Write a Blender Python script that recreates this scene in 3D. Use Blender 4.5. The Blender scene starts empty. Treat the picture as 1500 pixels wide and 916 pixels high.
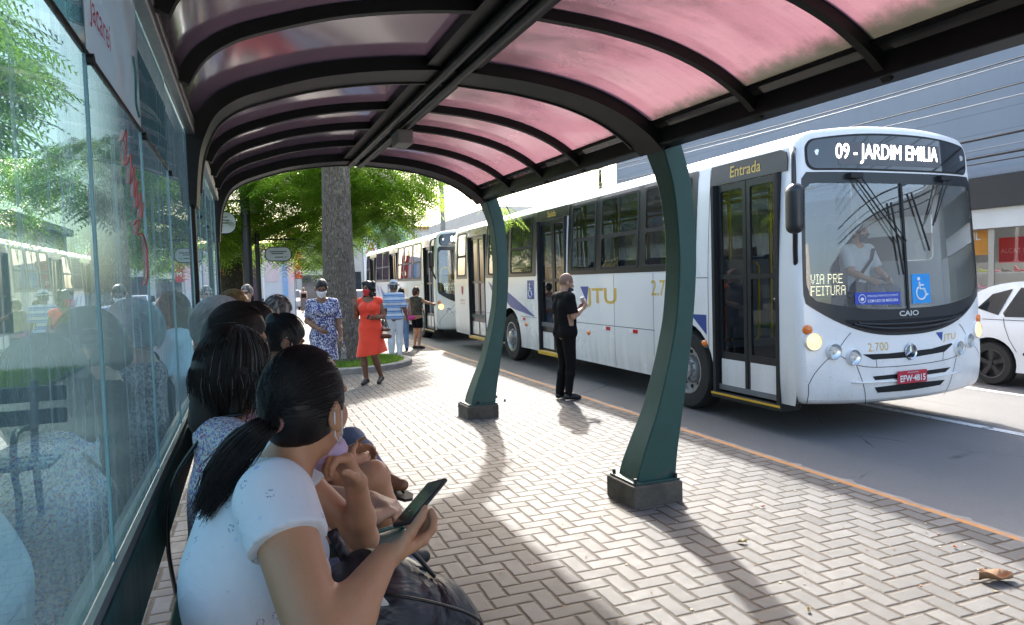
import bpy, math, random
import numpy as np
from mathutils import Vector, Matrix, geometry
random.seed(7); RS=np.random.RandomState(11)
scene=bpy.context.scene; COL=scene.collection
R=math.radians
# ------------------------------------------------------------------ materials
class NT:
    def __init__(s,name):
        s.m=bpy.data.materials.new(name); s.m.use_nodes=True
        s.t=s.m.node_tree; s.t.nodes.clear()
        s.out=s.n('ShaderNodeOutputMaterial')
    def n(s,typ,**k):
        x=s.t.nodes.new(typ)
        for a,b in k.items(): setattr(x,a,b)
        return x
    def put(s,sock,v):
        if v is None: return
        if isinstance(v,bpy.types.NodeSocket): s.t.links.new(v,sock)
        elif isinstance(v,(tuple,list)) and sock.type=='RGBA': sock.default_value=tuple(v)+(1,) if len(v)==3 else v
        else: sock.default_value=v
    def ma(s,op,a,b=None,c=None,clamp=False):
        x=s.n('ShaderNodeMath',operation=op,use_clamp=clamp)
        s.put(x.inputs[0],a); s.put(x.inputs[1],b); s.put(x.inputs[2],c); return x.outputs[0]
    def mix(s,f,a,b,bt='MIX'):
        x=s.n('ShaderNodeMix',data_type='RGBA',blend_type=bt)
        s.put(x.inputs[0],f); s.put(x.inputs[6],a); s.put(x.inputs[7],b); return x.outputs[2]
    def noise(s,scale=5,detail=4,rough=.55,vec=None,dist=0):
        x=s.n('ShaderNodeTexNoise'); s.put(x.inputs['Scale'],scale); s.put(x.inputs['Detail'],detail); s.put(x.inputs['Roughness'],rough)
        s.put(x.inputs['Distortion'],dist); s.put(x.inputs['Vector'],vec if vec else s.obj()); return x.outputs[0]
    def vor(s,scale,vec=None,feat='F1',out='Distance',dim='3D'):
        x=s.n('ShaderNodeTexVoronoi',feature=feat,voronoi_dimensions=dim); s.put(x.inputs['Scale'],scale); s.put(x.inputs['Vector'],vec if vec else s.obj()); return x.outputs[out]
    def ramp(s,f,a,b,lo=0.,hi=1.):
        x=s.n('ShaderNodeMapRange',interpolation_type='SMOOTHSTEP'); s.put(x.inputs[0],f); s.put(x.inputs[1],a); s.put(x.inputs[2],b); s.put(x.inputs[3],lo); s.put(x.inputs[4],hi); return x.outputs[0]
    def fresnel(s,ior=1.5):
        fr=s.n('ShaderNodeFresnel'); bf=s.n('ShaderNodeNewGeometry').outputs['Backfacing']
        s.put(fr.inputs[0],s.ma('MULTIPLY_ADD',bf,1/ior-ior,ior)); return fr.outputs[0]
    def obj(s): 
        if not hasattr(s,'_o'): s._o=s.n('ShaderNodeTexCoord').outputs['Object']
        return s._o
    def sep(s,v=None):
        x=s.n('ShaderNodeSeparateXYZ'); s.put(x.inputs[0],v or s.obj()); return x.outputs
    def comb(s,a,b,c):
        x=s.n('ShaderNodeCombineXYZ'); s.put(x.inputs[0],a); s.put(x.inputs[1],b); s.put(x.inputs[2],c); return x.outputs[0]
    def mapv(s,scale,loc=(0,0,0),rot=(0,0,0)):
        x=s.n('ShaderNodeMapping'); s.put(x.inputs[0],s.obj()); x.inputs['Scale'].default_value=scale; x.inputs['Location'].default_value=loc; x.inputs['Rotation'].default_value=rot; return x.outputs[0]
    def bump(s,h,strength=.3,dist=.01,normal=None):
        x=s.n('ShaderNodeBump'); s.put(x.inputs['Strength'],strength); s.put(x.inputs['Distance'],dist); s.put(x.inputs['Height'],h); s.put(x.inputs['Normal'],normal); return x.outputs[0]
    def pbsdf(s,col,rough=.5,metal=0.,normal=None,**k):
        x=s.n('ShaderNodeBsdfPrincipled'); s.put(x.inputs['Base Color'],col); s.put(x.inputs['Roughness'],rough); s.put(x.inputs['Metallic'],metal); s.put(x.inputs['Normal'],normal)
        for a,b in k.items(): s.put(x.inputs[a.replace('_',' ')],b)
        return x.outputs[0]
    def sh(s,typ,**k):
        x=s.n(typ)
        for a,b in k.items(): s.put(x.inputs[a],b)
        return x.outputs[0]
    def mixs(s,f,a,b):
        x=s.n('ShaderNodeMixShader'); s.put(x.inputs[0],f); s.put(x.inputs[1],a); s.put(x.inputs[2],b); return x.outputs[0]
    def end(s,sh): s.t.links.new(sh,s.out.inputs[0]); return s.m
def P(name,col,rough=.5,metal=0.,var=.12,scale=6,bump=.0,bscale=60,bdist=.004,**k):
    "principled with uneven tone and roughness"
    t=NT(name); n=t.noise(scale,5)
    c=t.mix(n,tuple(max(0,x*(1-var*1.6)) for x in col),tuple(min(1,x*(1+var)) for x in col))
    r=t.ma('MULTIPLY_ADD',n,.25*rough,rough*.87)
    nm=t.bump(t.noise(bscale,3),bump,bdist) if bump else None
    return t.end(t.pbsdf(c,r,metal,nm,**k))
def emis(name,col,st):
    t=NT(name); return t.end(t.pbsdf(col,.4,Emission_Color=col,Emission_Strength=st))
def glassmat(name,tint=(.8,.9,.9),dirt=.1,dirtcol=(.6,.65,.65),rough=.02,ior=1.5,streak=None,refl=1.0):
    t=NT(name)
    f=t.ma('MULTIPLY',t.fresnel(ior),1.7*refl,clamp=True)
    a=t.sh('ShaderNodeBsdfTransparent',Color=tint); g=t.sh('ShaderNodeBsdfGlossy',Color=(1,1,1),Roughness=rough)
    s=t.mixs(f,a,g)
    n=t.noise(3,5) if streak is None else t.noise(1,5,.6,t.mapv(streak))
    n2=t.noise(40,2)
    d=t.ma('MULTIPLY',t.ma('ADD',t.ramp(n,.35,.75),t.ma('MULTIPLY',n2,.3)),dirt,clamp=True)
    df=t.mixs(.5,t.sh('ShaderNodeBsdfDiffuse',Color=dirtcol),t.sh('ShaderNodeBsdfTranslucent',Color=dirtcol))
    return t.end(t.mixs(d,s,df))
# ------------------------------------------------------------------ objects
def setp(o,label=None,cat=None,group=None,kind=None):
    if label: o['label']=label
    if cat: o['category']=cat
    if group: o['group']=group
    if kind: o['kind']=kind
    return o
def thing(name,label,cat,loc=(0,0,0),rz=0,group=None):
    o=bpy.data.objects.new(name,None); o.empty_display_size=.1; COL.objects.link(o); o.location=loc; o.rotation_euler=(0,0,rz)
    return setp(o,label,cat,group)
def chainloc(o):
    v=Vector((0,0,0))
    while o is not None: v+=Vector(o.location); o=o.parent
    return v
def link(name,me,mats,parent=None,world=False,smooth=None,bevel=0,mi=None,bseg=2):
    if not isinstance(mats,(list,tuple)): mats=[mats]
    for m in mats: me.materials.append(m)
    if mi is not None and len(mi): me.polygons.foreach_set('material_index',np.asarray(mi,dtype=np.int32))
    if smooth is not None:
        me.polygons.foreach_set('use_smooth',np.ones(len(me.polygons),dtype=bool))
        if smooth<180: me.set_sharp_from_angle(angle=R(smooth))
    o=bpy.data.objects.new(name,me); COL.objects.link(o)
    if parent is not None:
        o.parent=parent
        if world: o.location=-chainloc(parent)
    if bevel:
        b=o.modifiers.new('bevel','BEVEL'); b.width=bevel; b.segments=bseg; b.limit_method='ANGLE'; b.angle_limit=R(40)
    return o
def nplink(name,v,f,mats,parent=None,**k):
    v=np.asarray(v,dtype=np.float64)
    me=bpy.data.meshes.new(name); me.from_pydata(v.tolist(),[],f.tolist() if hasattr(f,'tolist') else f); me.update()
    return link(name,me,mats,parent,**k)
def basis(d):
    d=Vector(d).normalized(); a=Vector((0,0,1)) if abs(d.z)<.9 else Vector((1,0,0))
    x=a.cross(d).normalized(); y=d.cross(x); return x,y,d
class MB:
    def __init__(s): s.v=[];s.f=[];s.m=[]
    def add(s,v,f,mi=0):
        o=len(s.v); s.v+= [tuple(x) for x in v]; s.f+=[tuple(i+o for i in q) for q in f]; s.m+=[mi]*len(f); return s
    def box(s,x0,x1,y0,y1,z0,z1,mi=0):
        v=[(x,y,z) for z in(z0,z1) for y in(y0,y1) for x in(x0,x1)]
        return s.add(v,[(0,2,3,1),(4,5,7,6),(0,1,5,4),(2,6,7,3),(0,4,6,2),(1,3,7,5)],mi)
    def obox(s,c,size,M=None,mi=0):
        M=M or Matrix.Identity(3); h=[x/2 for x in size]; c=Vector(c)
        v=[c+M@Vector((x*h[0],y*h[1],z*h[2])) for z in(-1,1) for y in(-1,1) for x in(-1,1)]
        return s.add(v,[(0,2,3,1),(4,5,7,6),(0,1,5,4),(2,6,7,3),(0,4,6,2),(1,3,7,5)],mi)
    def tube(s,pts,r,n=8,mi=0,cap=True,closed=False,flat=1.0):
        pts=[Vector(p) for p in pts]; N=len(pts); rr=r if isinstance(r,(list,tuple)) else [r]*N
        v=[];f=[]; px=None
        for i,p in enumerate(pts):
            if closed: d=(pts[(i+1)%N]-pts[i-1])
            else: d=pts[min(i+1,N-1)]-pts[max(i-1,0)]
            d=d.normalized()
            if px is None: x,y,_=basis(d)
            else:
                x=(px-d*px.dot(d)).normalized(); y=d.cross(x)
            px=x
            for k in range(n):
                a=2*math.pi*k/n; v.append(p+(x*math.cos(a)+y*math.sin(a)*flat)*rr[i])
        for i in range(N if closed else N-1):
            j=(i+1)%N
            for k in range(n): f.append((i*n+k,i*n+(k+1)%n,j*n+(k+1)%n,j*n+k))
        if cap and not closed: f.append(tuple(range(n-1,-1,-1))); f.append(tuple((N-1)*n+k for k in range(n)))
        return s.add(v,f,mi)
    def cyl(s,p,q,r0,r1=None,n=16,mi=0): return s.tube([p,q],[r0,r0 if r1 is None else r1],n,mi)
    def lathe(s,prof,c,ax=(0,0,1),n=24,mi=0):
        x,y,d=basis(ax); c=Vector(c); v=[];f=[]
        for (r,h) in prof:
            for k in range(n):
                a=2*math.pi*k/n; v.append(c+d*h+(x*math.cos(a)+y*math.sin(a))*max(r,1e-4))
        for i in range(len(prof)-1):
            for k in range(n): f.append((i*n+k,i*n+(k+1)%n,(i+1)*n+(k+1)%n,(i+1)*n+k))
        return s.add(v,f,mi)
    def prism(s,poly,fn,t0,t1,mi=0):
        "poly 2d list; fn(a,b,t)->3d"
        n=len(poly); v=[fn(a,b,t0) for a,b in poly]+[fn(a,b,t1) for a,b in poly]
        f=[tuple(range(n-1,-1,-1)),tuple(range(n,2*n))]+[(i,(i+1)%n,n+(i+1)%n,n+i) for i in range(n)]
        return s.add(v,f,mi)
    def ell(s,c,rad,M=None,nu=16,nv=10,mi=0):
        M=M or Matrix.Identity(3); c=Vector(c); v=[c+M@Vector((0,0,-rad[2]))];f=[]
        for j in range(1,nv):
            b=-math.pi/2+math.pi*j/nv
            for i in range(nu):
                a=2*math.pi*i/nu; v.append(c+M@Vector((rad[0]*math.cos(a)*math.cos(b),rad[1]*math.sin(a)*math.cos(b),rad[2]*math.sin(b))))
        v.append(c+M@Vector((0,0,rad[2]))); L=len(v)-1
        for i in range(nu):
            f.append((0,1+(i+1)%nu,1+i)); f.append((L,1+(nv-2)*nu+i,1+(nv-2)*nu+(i+1)%nu))
        for j in range(nv-2):
            for i in range(nu): f.append((1+j*nu+i,1+j*nu+(i+1)%nu,1+(j+1)*nu+(i+1)%nu,1+(j+1)*nu+i))
        return s.add(v,f,mi)
    def grid(s,rows,mi=0,closed=False,flip=False):
        n=len(rows[0]); v=[p for r in rows for p in r]; f=[]
        for i in range(len(rows)-1):
            for k in range(n if closed else n-1):
                q=(i*n+k,i*n+(k+1)%n,(i+1)*n+(k+1)%n,(i+1)*n+k); f.append(q[::-1] if flip else q)
        return s.add(v,f,mi)
    def build(s,name,mats,parent=None,world=False,smooth=None,bevel=0,bseg=2):
        me=bpy.data.meshes.new(name); me.from_pydata(s.v,[],s.f); me.update()
        return link(name,me,mats,parent,world,smooth,bevel,s.m if isinstance(mats,(list,tuple)) else None,bseg)
def copy_tree(o,parent=None):
    c=o.copy(); COL.objects.link(c); c.parent=parent
    for ch in list(o.children): copy_tree(ch,c)
    return c
def spline(pts,n):
    "catmull-rom through points"
    P_=[np.array(p,float) for p in pts]; P_=[2*P_[0]-P_[1]]+P_+[2*P_[-1]-P_[-2]]; out=[]
    m=len(pts)-1
    for i in range(n+1):
        t=i/n*m; k=min(int(t),m-1); u=t-k; a,b,c,d=P_[k:k+4]
        out.append(.5*((2*b)+(-a+c)*u+(2*a-5*b+4*c-d)*u*u+(-a+3*b-3*c+d)*u**3))
    return out
# text -------------------------------------------------------------
def text_geo(txt,w=None,h=None,shear=0.,bold=0.):
    cu=bpy.data.curves.new('txt','FONT'); cu.body=txt; cu.size=1; cu.shear=shear; cu.offset=bold; cu.resolution_u=3
    o=bpy.data.objects.new('txt',cu); COL.objects.link(o)
    dg=bpy.context.evaluated_depsgraph_get(); me=bpy.data.meshes.new_from_object(o.evaluated_get(dg))
    v=np.array([x.co[:2] for x in me.vertices]); f=[tuple(p.vertices) for p in me.polygons]
    bpy.data.objects.remove(o); bpy.data.curves.remove(cu); bpy.data.meshes.remove(me)
    mn=v.min(0); mx=v.max(0); c=(mn+mx)/2; s=mx-mn
    sy=h/s[1] if h else w/s[0]; sx=w/s[0] if w else sy
    return (v-c)*np.array([sx,sy]),f
def add_text(mb,txt,fn,w=None,h=None,mi=0,**k):
    v,f=text_geo(txt,w,h,**k); mb.add([fn(a,b) for a,b in v],f,mi); return mb
# constrained patches -------------------------------------------------
def inside(poly,x,y):
    c=False; n=len(poly); j=n-1
    for i in range(n):
        xi,yi=poly[i]; xj,yj=poly[j]
        if (yi>y)!=(yj>y) and x<(xj-xi)*(y-yi)/(yj-yi)+xi: c=not c
        j=i
    return c
def resample(poly,step,closed=True):
    out=[]; n=len(poly)
    for i in range(n if closed else n-1):
        a=np.array(poly[i]); b=np.array(poly[(i+1)%n]); k=max(1,int(np.linalg.norm(b-a)/step))
        for j in range(k): out.append(tuple(a+(b-a)*j/k))
    if not closed: out.append(tuple(poly[-1]))
    return out
def rrect(x0,x1,y0,y1,r,n=5):
    if not isinstance(r,(list,tuple)): r=[r]*4
    o=[]
    for (cx,cy,a0,q) in((x1-r[0],y1-r[0],0,r[0]),(x0+r[1],y1-r[1],90,r[1]),(x0+r[2],y0+r[2],180,r[2]),(x1-r[3],y0+r[3],270,r[3])):
        for i in range(n+1):
            a=R(a0+90*i/n); o.append((cx+q*math.cos(a),cy+q*math.sin(a)))
    return o
def patch(outline,holes,step,fn,thick=0.):
    "triangulate outline minus holes with interior points, map by fn(a,b,t); closed slab when thick"
    loops=[resample(outline,step)]+[resample(h,step) for h in holes]
    vs=[];es=[]
    for L in loops:
        o=len(vs); vs+=[Vector(p) for p in L]; es+=[(o+i,o+(i+1)%len(L)) for i in range(len(L))]
    xs=[p[0] for p in outline]; ys=[p[1] for p in outline]
    x=min(xs)+step*.5
    while x<max(xs):
        y=min(ys)+step*.47
        while y<max(ys):
            if inside(outline,x,y) and not any(inside(h,x,y) for h in holes): vs.append(Vector((x,y)))
            y+=step
        x+=step
    ov,oe,of,_,_,_=geometry.delaunay_2d_cdt(vs,es,[],0,1e-5)
    F=[]
    for t in of:
        c=(ov[t[0]]+ov[t[1]]+ov[t[2]])/3
        if inside(outline,c.x,c.y) and not any(inside(h,c.x,c.y) for h in holes): F.append(tuple(t))
    V=[fn(p.x,p.y,0.) for p in ov]
    if thick:
        n=len(V); V+= [fn(p.x,p.y,thick) for p in ov]
        cnt={}
        for t in F:
            for i in range(3):
                e=(t[i],t[(i+1)%3]); cnt[e]=1
        side=[]
        for (a,b) in cnt:
            if (b,a) not in cnt: side.append((b,a,a+n,b+n))
        F=F+[tuple(i+n for i in t[::-1]) for t in F]+side
    return V,F
# ------------------------------------------------------------------ signed-distance bodies
def snet(F,o,h):
    I=F<0
    nx,ny,nz=F.shape
    cnt=np.zeros((nx-1,ny-1,nz-1),np.int8)
    for a in(0,1):
        for b in(0,1):
            for c in(0,1): cnt+=I[a:nx-1+a,b:ny-1+b,c:nz-1+c]
    act=np.argwhere((cnt>0)&(cnt<8)); N=len(act)
    idx=np.full((nx-1,ny-1,nz-1),-1,np.int32); idx[act[:,0],act[:,1],act[:,2]]=np.arange(N)
    cs=np.array([(a,b,c) for a in(0,1) for b in(0,1) for c in(0,1)])
    vals=np.stack([F[act[:,0]+a,act[:,1]+b,act[:,2]+c] for a,b,c in cs],1)
    pos=np.zeros((N,3)); num=np.zeros(N)
    for i in range(8):
        for j in range(i+1,8):
            if np.abs(cs[i]-cs[j]).sum()!=1: continue
            m=(vals[:,i]<0)!=(vals[:,j]<0)
            t=vals[m,i]/(vals[m,i]-vals[m,j])
            pos[m]+=cs[i]+(cs[j]-cs[i])*t[:,None]; num[m]+=1
    pos=(act+pos/num[:,None])*h+o
    quads=[]
    for ax in range(3):
        sl=[slice(None)]*3; s2=[slice(None)]*3; sl[ax]=slice(0,-1); s2[ax]=slice(1,None)
        A=I[tuple(sl)]; B=I[tuple(s2)]; e=np.argwhere(A!=B)
        u,w=(ax+1)%3,(ax+2)%3
        ok=(e[:,u]>0)&(e[:,w]>0)&(e[:,u]<F.shape[u]-1)&(e[:,w]<F.shape[w]-1); e=e[ok]
        ins=A[e[:,0],e[:,1],e[:,2]]
        def at(du,dw):
            q=e.copy(); q[:,u]+=du; q[:,w]+=dw; return idx[q[:,0],q[:,1],q[:,2]]
        q=np.stack([at(-1,-1),at(0,-1),at(0,0),at(-1,0)],1)
        q[~ins]=q[~ins][:,::-1]; quads.append(q)
    return pos,np.concatenate(quads)
V3=lambda p: np.array(p,dtype=np.float64)
def unit(v): v=V3(v); return v/np.linalg.norm(v)
class SDF:
    def __init__(s,k=.02): s.p=[]; s.k=k
    def rc(s,a,b,ra,rb=None,k=None,sub=False): s.p.append(('c',V3(a),V3(b),ra,ra if rb is None else rb,s.k if k is None else k,sub)); return s
    def ell(s,c,r,M=None,k=None,sub=False): s.p.append(('e',V3(c),V3(r),np.eye(3) if M is None else np.array(M),0,s.k if k is None else k,sub)); return s
    def chain(s,pts,rs,k=None):
        for i in range(len(pts)-1): s.rc(pts[i],pts[i+1],rs[i],rs[i+1],k)
        return s
    def infl(s,d,sel=None):
        o=SDF(s.k)
        for q in s.p:
            q=list(q)
            if q[0]=='c': q[3]+=d;q[4]+=d
            else: q[2]=q[2]+d
            o.p.append(tuple(q))
        return o
    def mesh(s,h,cuts=(),disp=None,pad=.03,subs=()):
        mn=np.full(3,1e9); mx=-mn
        for q in s.p:
            if q[6]: continue
            if q[0]=='c': a=np.minimum(q[1]-q[3],q[2]-q[4]); b=np.maximum(q[1]+q[3],q[2]+q[4])
            else: m=q[2].max(); a=q[1]-m; b=q[1]+m
            mn=np.minimum(mn,a); mx=np.maximum(mx,b)
        mn-=pad; mx+=pad; n=np.ceil((mx-mn)/h).astype(int)+1
        F=np.full(n,.2,np.float32); ax=[mn[i]+h*np.arange(n[i]) for i in range(3)]
        for q in s.p:
            k=q[5]; mg=k+2*h
            if q[0]=='c': a=np.minimum(q[1]-q[3],q[2]-q[4])-mg; b=np.maximum(q[1]+q[3],q[2]+q[4])+mg
            else: m=q[2].max()+mg; a=q[1]-m; b=q[1]+m
            i0=np.clip(np.floor((a-mn)/h).astype(int),0,n-1); i1=np.clip(np.ceil((b-mn)/h).astype(int)+1,1,n)
            if (i1<=i0).any(): continue
            S=tuple(slice(i0[i],i1[i]) for i in range(3))
            X=ax[0][S[0]][:,None,None]; Y=ax[1][S[1]][None,:,None]; Z=ax[2][S[2]][None,None,:]
            if q[0]=='c':
                d=q[2]-q[1]; L=max(d@d,1e-9)
                t=np.clip(((X-q[1][0])*d[0]+(Y-q[1][1])*d[1]+(Z-q[1][2])*d[2])/L,0,1)
                D=np.sqrt((X-q[1][0]-t*d[0])**2+(Y-q[1][1]-t*d[1])**2+(Z-q[1][2]-t*d[2])**2)-(q[3]+t*(q[4]-q[3]))
            else:
                M=q[3]; dx,dy,dz=X-q[1][0],Y-q[1][1],Z-q[1][2]
                l=[(dx*M[0,i]+dy*M[1,i]+dz*M[2,i]) for i in range(3)]
                k0=np.sqrt(sum((l[i]/q[2][i])**2 for i in range(3))); k1=np.sqrt(sum((l[i]/q[2][i]**2)**2 for i in range(3)))
                D=k0*(k0-1)/np.maximum(k1,1e-6)
            G=F[S]
            if q[6]: F[S]=np.maximum(G,-D)
            else:
                if k>0:
                    hh=np.clip(.5+.5*(G-D)/k,0,1); F[S]=G+(D-G)*hh-k*hh*(1-hh)
                else: F[S]=np.minimum(G,D)
        if disp is not None:
            m=np.argwhere(np.abs(F)<.04); pts=mn+m*h
            F[m[:,0],m[:,1],m[:,2]]+=disp(pts).astype(np.float32)
        for (pt,nr) in cuts:
            nr=unit(nr); D=(ax[0]-pt[0])[:,None,None]*nr[0]+(ax[1]-pt[1])[None,:,None]*nr[1]+(ax[2]-pt[2])[None,None,:]*nr[2]
            F=np.maximum(F,D.astype(np.float32))
        for fn in subs:
            m=np.argwhere(np.abs(F)<.3); pts=mn+m*h
            F[m[:,0],m[:,1],m[:,2]]=np.maximum(F[m[:,0],m[:,1],m[:,2]],fn(pts))
        return snet(F,mn,h)
    def build(s,name,mats,parent,h,mi=None,world=True,sm=180,**k):
        v,f=s.mesh(h,**k)
        o=nplink(name,v,f,mats,parent,world=world,smooth=sm)
        return o
def folds(seed,amp,freq):
    r=np.random.RandomState(seed); W=r.randn(6,3)*np.array(freq); ph=r.rand(6)*6.28
    return lambda p: amp*sum(np.sin(p@W[i]+ph[i]) for i in range(6))/2.5
# ------------------------------------------------------------------ people
def skinmat(name,col):
    t=NT(name); n=t.noise(9,5); n2=t.noise(160,2)
    c=t.mix(n,tuple(x*.86 for x in col),tuple(min(1,x*1.1) for x in col))
    c=t.mix(t.ramp(t.noise(260,2),.58,.7,0,.22),c,tuple(x*.6 for x in col)); c=t.mix(t.ramp(t.noise(3,3),.55,.8,0,.35),c,(col[0]*.95,col[1]*.72,col[2]*.66))
    return t.end(t.pbsdf(c,.46,0,t.bump(t.ma('ADD',n2,t.ma('MULTIPLY',t.vor(420),.8)),.22,.0012),Subsurface_Weight=.06,Subsurface_Scale=.01,Subsurface_Radius=(1.,.35,.2)))
def hairmat(name,col,col2=None,rough=.42,amt=.0,spec=.45):
    t=NT(name); n=t.noise(1,3,.6,t.mapv((55,55,6)))
    c=t.mix(n,tuple(x*.55 for x in col),tuple(x*1.35 for x in col))
    if col2: c=t.mix(t.ramp(t.noise(1,3,.6,t.mapv((38,38,4),(3,1,2))),.62-amt,.78-amt),c,col2)
    return t.end(t.pbsdf(c,rough,0,t.bump(n,.5,.004),Specular_IOR_Level=spec))
def clothmat(name,col,rough=.85,fold=.35,sheen=.2,**k):
    t=NT(name); n=t.noise(7,4,.55,None,.6)
    c=t.mix(n,tuple(x*.88 for x in col),tuple(min(1,x*1.05) for x in col))
    b=t.bump(t.noise(420,2),.12,.001,t.bump(n,fold,.03))
    return t.end(t.pbsdf(c,rough,0,b,Sheen_Weight=sheen,**k))
SK_BROWN=skinmat('skin_brown',(.21,.105,.062)); SK_TAN=skinmat('skin_tan',(.52,.265,.15)); SK_LIGHT=skinmat('skin_light',(.47,.27,.18))
HAIR_BLACK=hairmat('hair_black',(.008,.007,.008),None,.42,0,.35); HAIR_DARK=hairmat('hair_dark_brown',(.016,.012,.010),None,.5,0,.3); HAIR_GREY=hairmat('hair_grey_white',(.55,.54,.53),(.72,.72,.71),.5)
HAIR_BLOND=hairmat('hair_blond',(.20,.11,.04),(.36,.24,.11),.45,.1); HAIR_STREAK=hairmat('hair_grey_streak',(.16,.15,.145),None,.45); HAIR_SALT=hairmat('hair_salt',(.07,.065,.06),(.4,.39,.38),.5,.1)
MASK_WHITE=clothmat('mask_white',(.78,.78,.80)); MASK_RED=clothmat('mask_red',(.62,.03,.03)); MASK_LILAC=clothmat('mask_lilac',(.56,.42,.62)); MASK_BLACK=clothmat('mask_dark',(.03,.035,.05))
EYE=P('eye_dark',(.02,.013,.01),.25,0,.1); SHOE_BLACK=P('shoe_black',(.018,.018,.02),.5,0,.2); RUBBER=P('sandal_rubber',(.016,.016,.018),.6,0,.2)
NAIL=P('nail',(.55,.33,.28),.3,0,.05)
JEANS=None
def denim(name,col):
    t=NT(name); n=t.noise(10,5); n2=t.noise(1,2,.5,t.mapv((600,600,90)))
    c=t.mix(n,tuple(x*.6 for x in col),tuple(min(1,x*1.5) for x in col)); c=t.mix(t.ma('MULTIPLY',n2,.35),c,(.5,.56,.65))
    return t.end(t.pbsdf(c,.85,0,t.bump(n,.5,.03)))
JEANS=denim('denim_blue',(.10,.19,.36)); JEANS_DARK=denim('denim_black',(.014,.016,.024)); DENIM_NAVY=denim('denim_navy',(.03,.06,.14))
def frame(f,roll=0):
    f=unit(f); r=unit(np.cross(f,(0,0,1))); u=np.cross(r,f)
    if roll: c,s=math.cos(roll),math.sin(roll); r,u=r*c+u*s,u*c-r*s
    return r,f,u
def head_prims(S,C,fr,sc=1.,ears=True,nose=True):
    r,f,u=fr; M=np.stack([r,f,u],1)
    S.ell(C+u*.018*sc-f*.012*sc,np.array((.074,.094,.100))*sc,M,k=.02)
    S.ell(C+f*.026*sc-u*.05*sc,np.array((.058,.064,.072))*sc,M,k=.03*sc)
    S.ell(C+f*.068*sc-u*.092*sc,np.array((.026,.024,.022))*sc,M,k=.025*sc)
    for s in(-1,1): S.ell(C+f*.058*sc-u*.03*sc+r*.034*s*sc,np.array((.026,.026,.028))*sc,M,k=.02*sc)
    if nose:
        S.rc(C+f*.086*sc+u*.008*sc,C+f*.112*sc-u*.03*sc,.008*sc,.013*sc,k=.012*sc)
        S.rc(C+f*.088*sc-u*.062*sc-r*.018*sc,C+f*.088*sc-u*.062*sc+r*.018*sc,.008*sc,k=.008*sc)
        S.rc(C+f*.082*sc+u*.026*sc-r*.04*sc,C+f*.082*sc+u*.026*sc+r*.04*sc,.009*sc,k=.012*sc)
    if ears:
        for s in(-1,1):
            S.ell(C+r*.078*s*sc-f*.012*sc-u*.018*sc,np.array((.010,.021,.034))*sc,M,k=.008)
            S.rc(C+r*.088*s*sc-f*.024*sc-u*.002*sc,C+r*.083*s*sc-f*.006*sc-u*.05*sc,.006*sc,.007*sc,k=.004)
def hand_prims(S,w,d,n,s,curl=(25,30,20),sc=1.,spread=.0,thumb=(.55,.7,.35),kf=.006,fcurl=None,r=1.0):
    d=unit(d); n=unit(V3(n)-d*np.dot(n,d)); s=unit(V3(s)-d*np.dot(s,d)-n*np.dot(s,n))
    offs=[.029,.0095,-.010,-.028]; Ls=[.070,.078,.073,.057]; tips=[]
    kn=[w+(d*.082+s*o*1.0-d*abs(o-.01)*.18)*sc for o in offs]
    for o,kp in zip(offs,kn): S.rc(w+s*o*.55*sc+d*.008*sc,kp,.0165*sc*r,.0125*sc*r,k=.014*sc)
    for i,kp in enumerate(kn):
        a=0; p=kp; cc=fcurl[i] if fcurl else curl
        dd=unit(d+s*spread*(1.2-i*.8))
        for q,(fr,c) in enumerate(zip((.47,.30,.23),cc)):
            a+=R(c); v=dd*math.cos(a)+n*math.sin(a); p2=p+v*Ls[i]*fr*sc*1.0
            ra=(.0100,.0090,.0082)[q]*sc*r*(1 if i<3 else .88); rb=(.0092,.0082,.0070)[q]*sc*r*(1 if i<3 else .88)
            S.rc(p,p2,ra,rb,k=kf if q==0 else .003); p=p2
        tips.append((p,v))
    b=w+(d*.022+s*.024+n*.006)*sc; v=unit(d*thumb[0]+s*thumb[1]+n*thumb[2]); m=b+v*.040*sc
    S.rc(w+s*.012*sc,b,.017*sc,.0155*sc,k=.012*sc); S.rc(b,m,.0155*sc*r,.0115*sc*r,k=.010*sc)
    v2=unit(v*.75+d*.5+n*.25); e=m+v2*.032*sc; S.rc(m,e,.0110*sc*r,.0095*sc*r,k=.004); v3=unit(v2+n*.2); S.rc(e,e+v3*.022*sc,.0095*sc*r,.0075*sc*r,k=.003)
    tips.append((e+v3*.022*sc,v3)); return tips
DEF=dict(pelvis=(0,0,.93),waist=(0,0,1.09),chest=(0,.0,1.27),neck=(0,-.015,1.425),head=(0,.02,1.585),
 shR=(.165,-.01,1.375),shL=(-.165,-.01,1.375),elR=(.205,-.03,1.10),elL=(-.205,-.03,1.10),wrR=(.215,.05,.865),wrL=(-.215,.05,.865),
 hipR=(.088,0,.90),hipL=(-.088,0,.90),knR=(.09,.025,.495),knL=(-.09,.025,.495),anR=(.09,-.03,.085),anL=(-.09,-.03,.085),toR=(.105,.13,.03),toL=(-.105,.13,.03))
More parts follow.
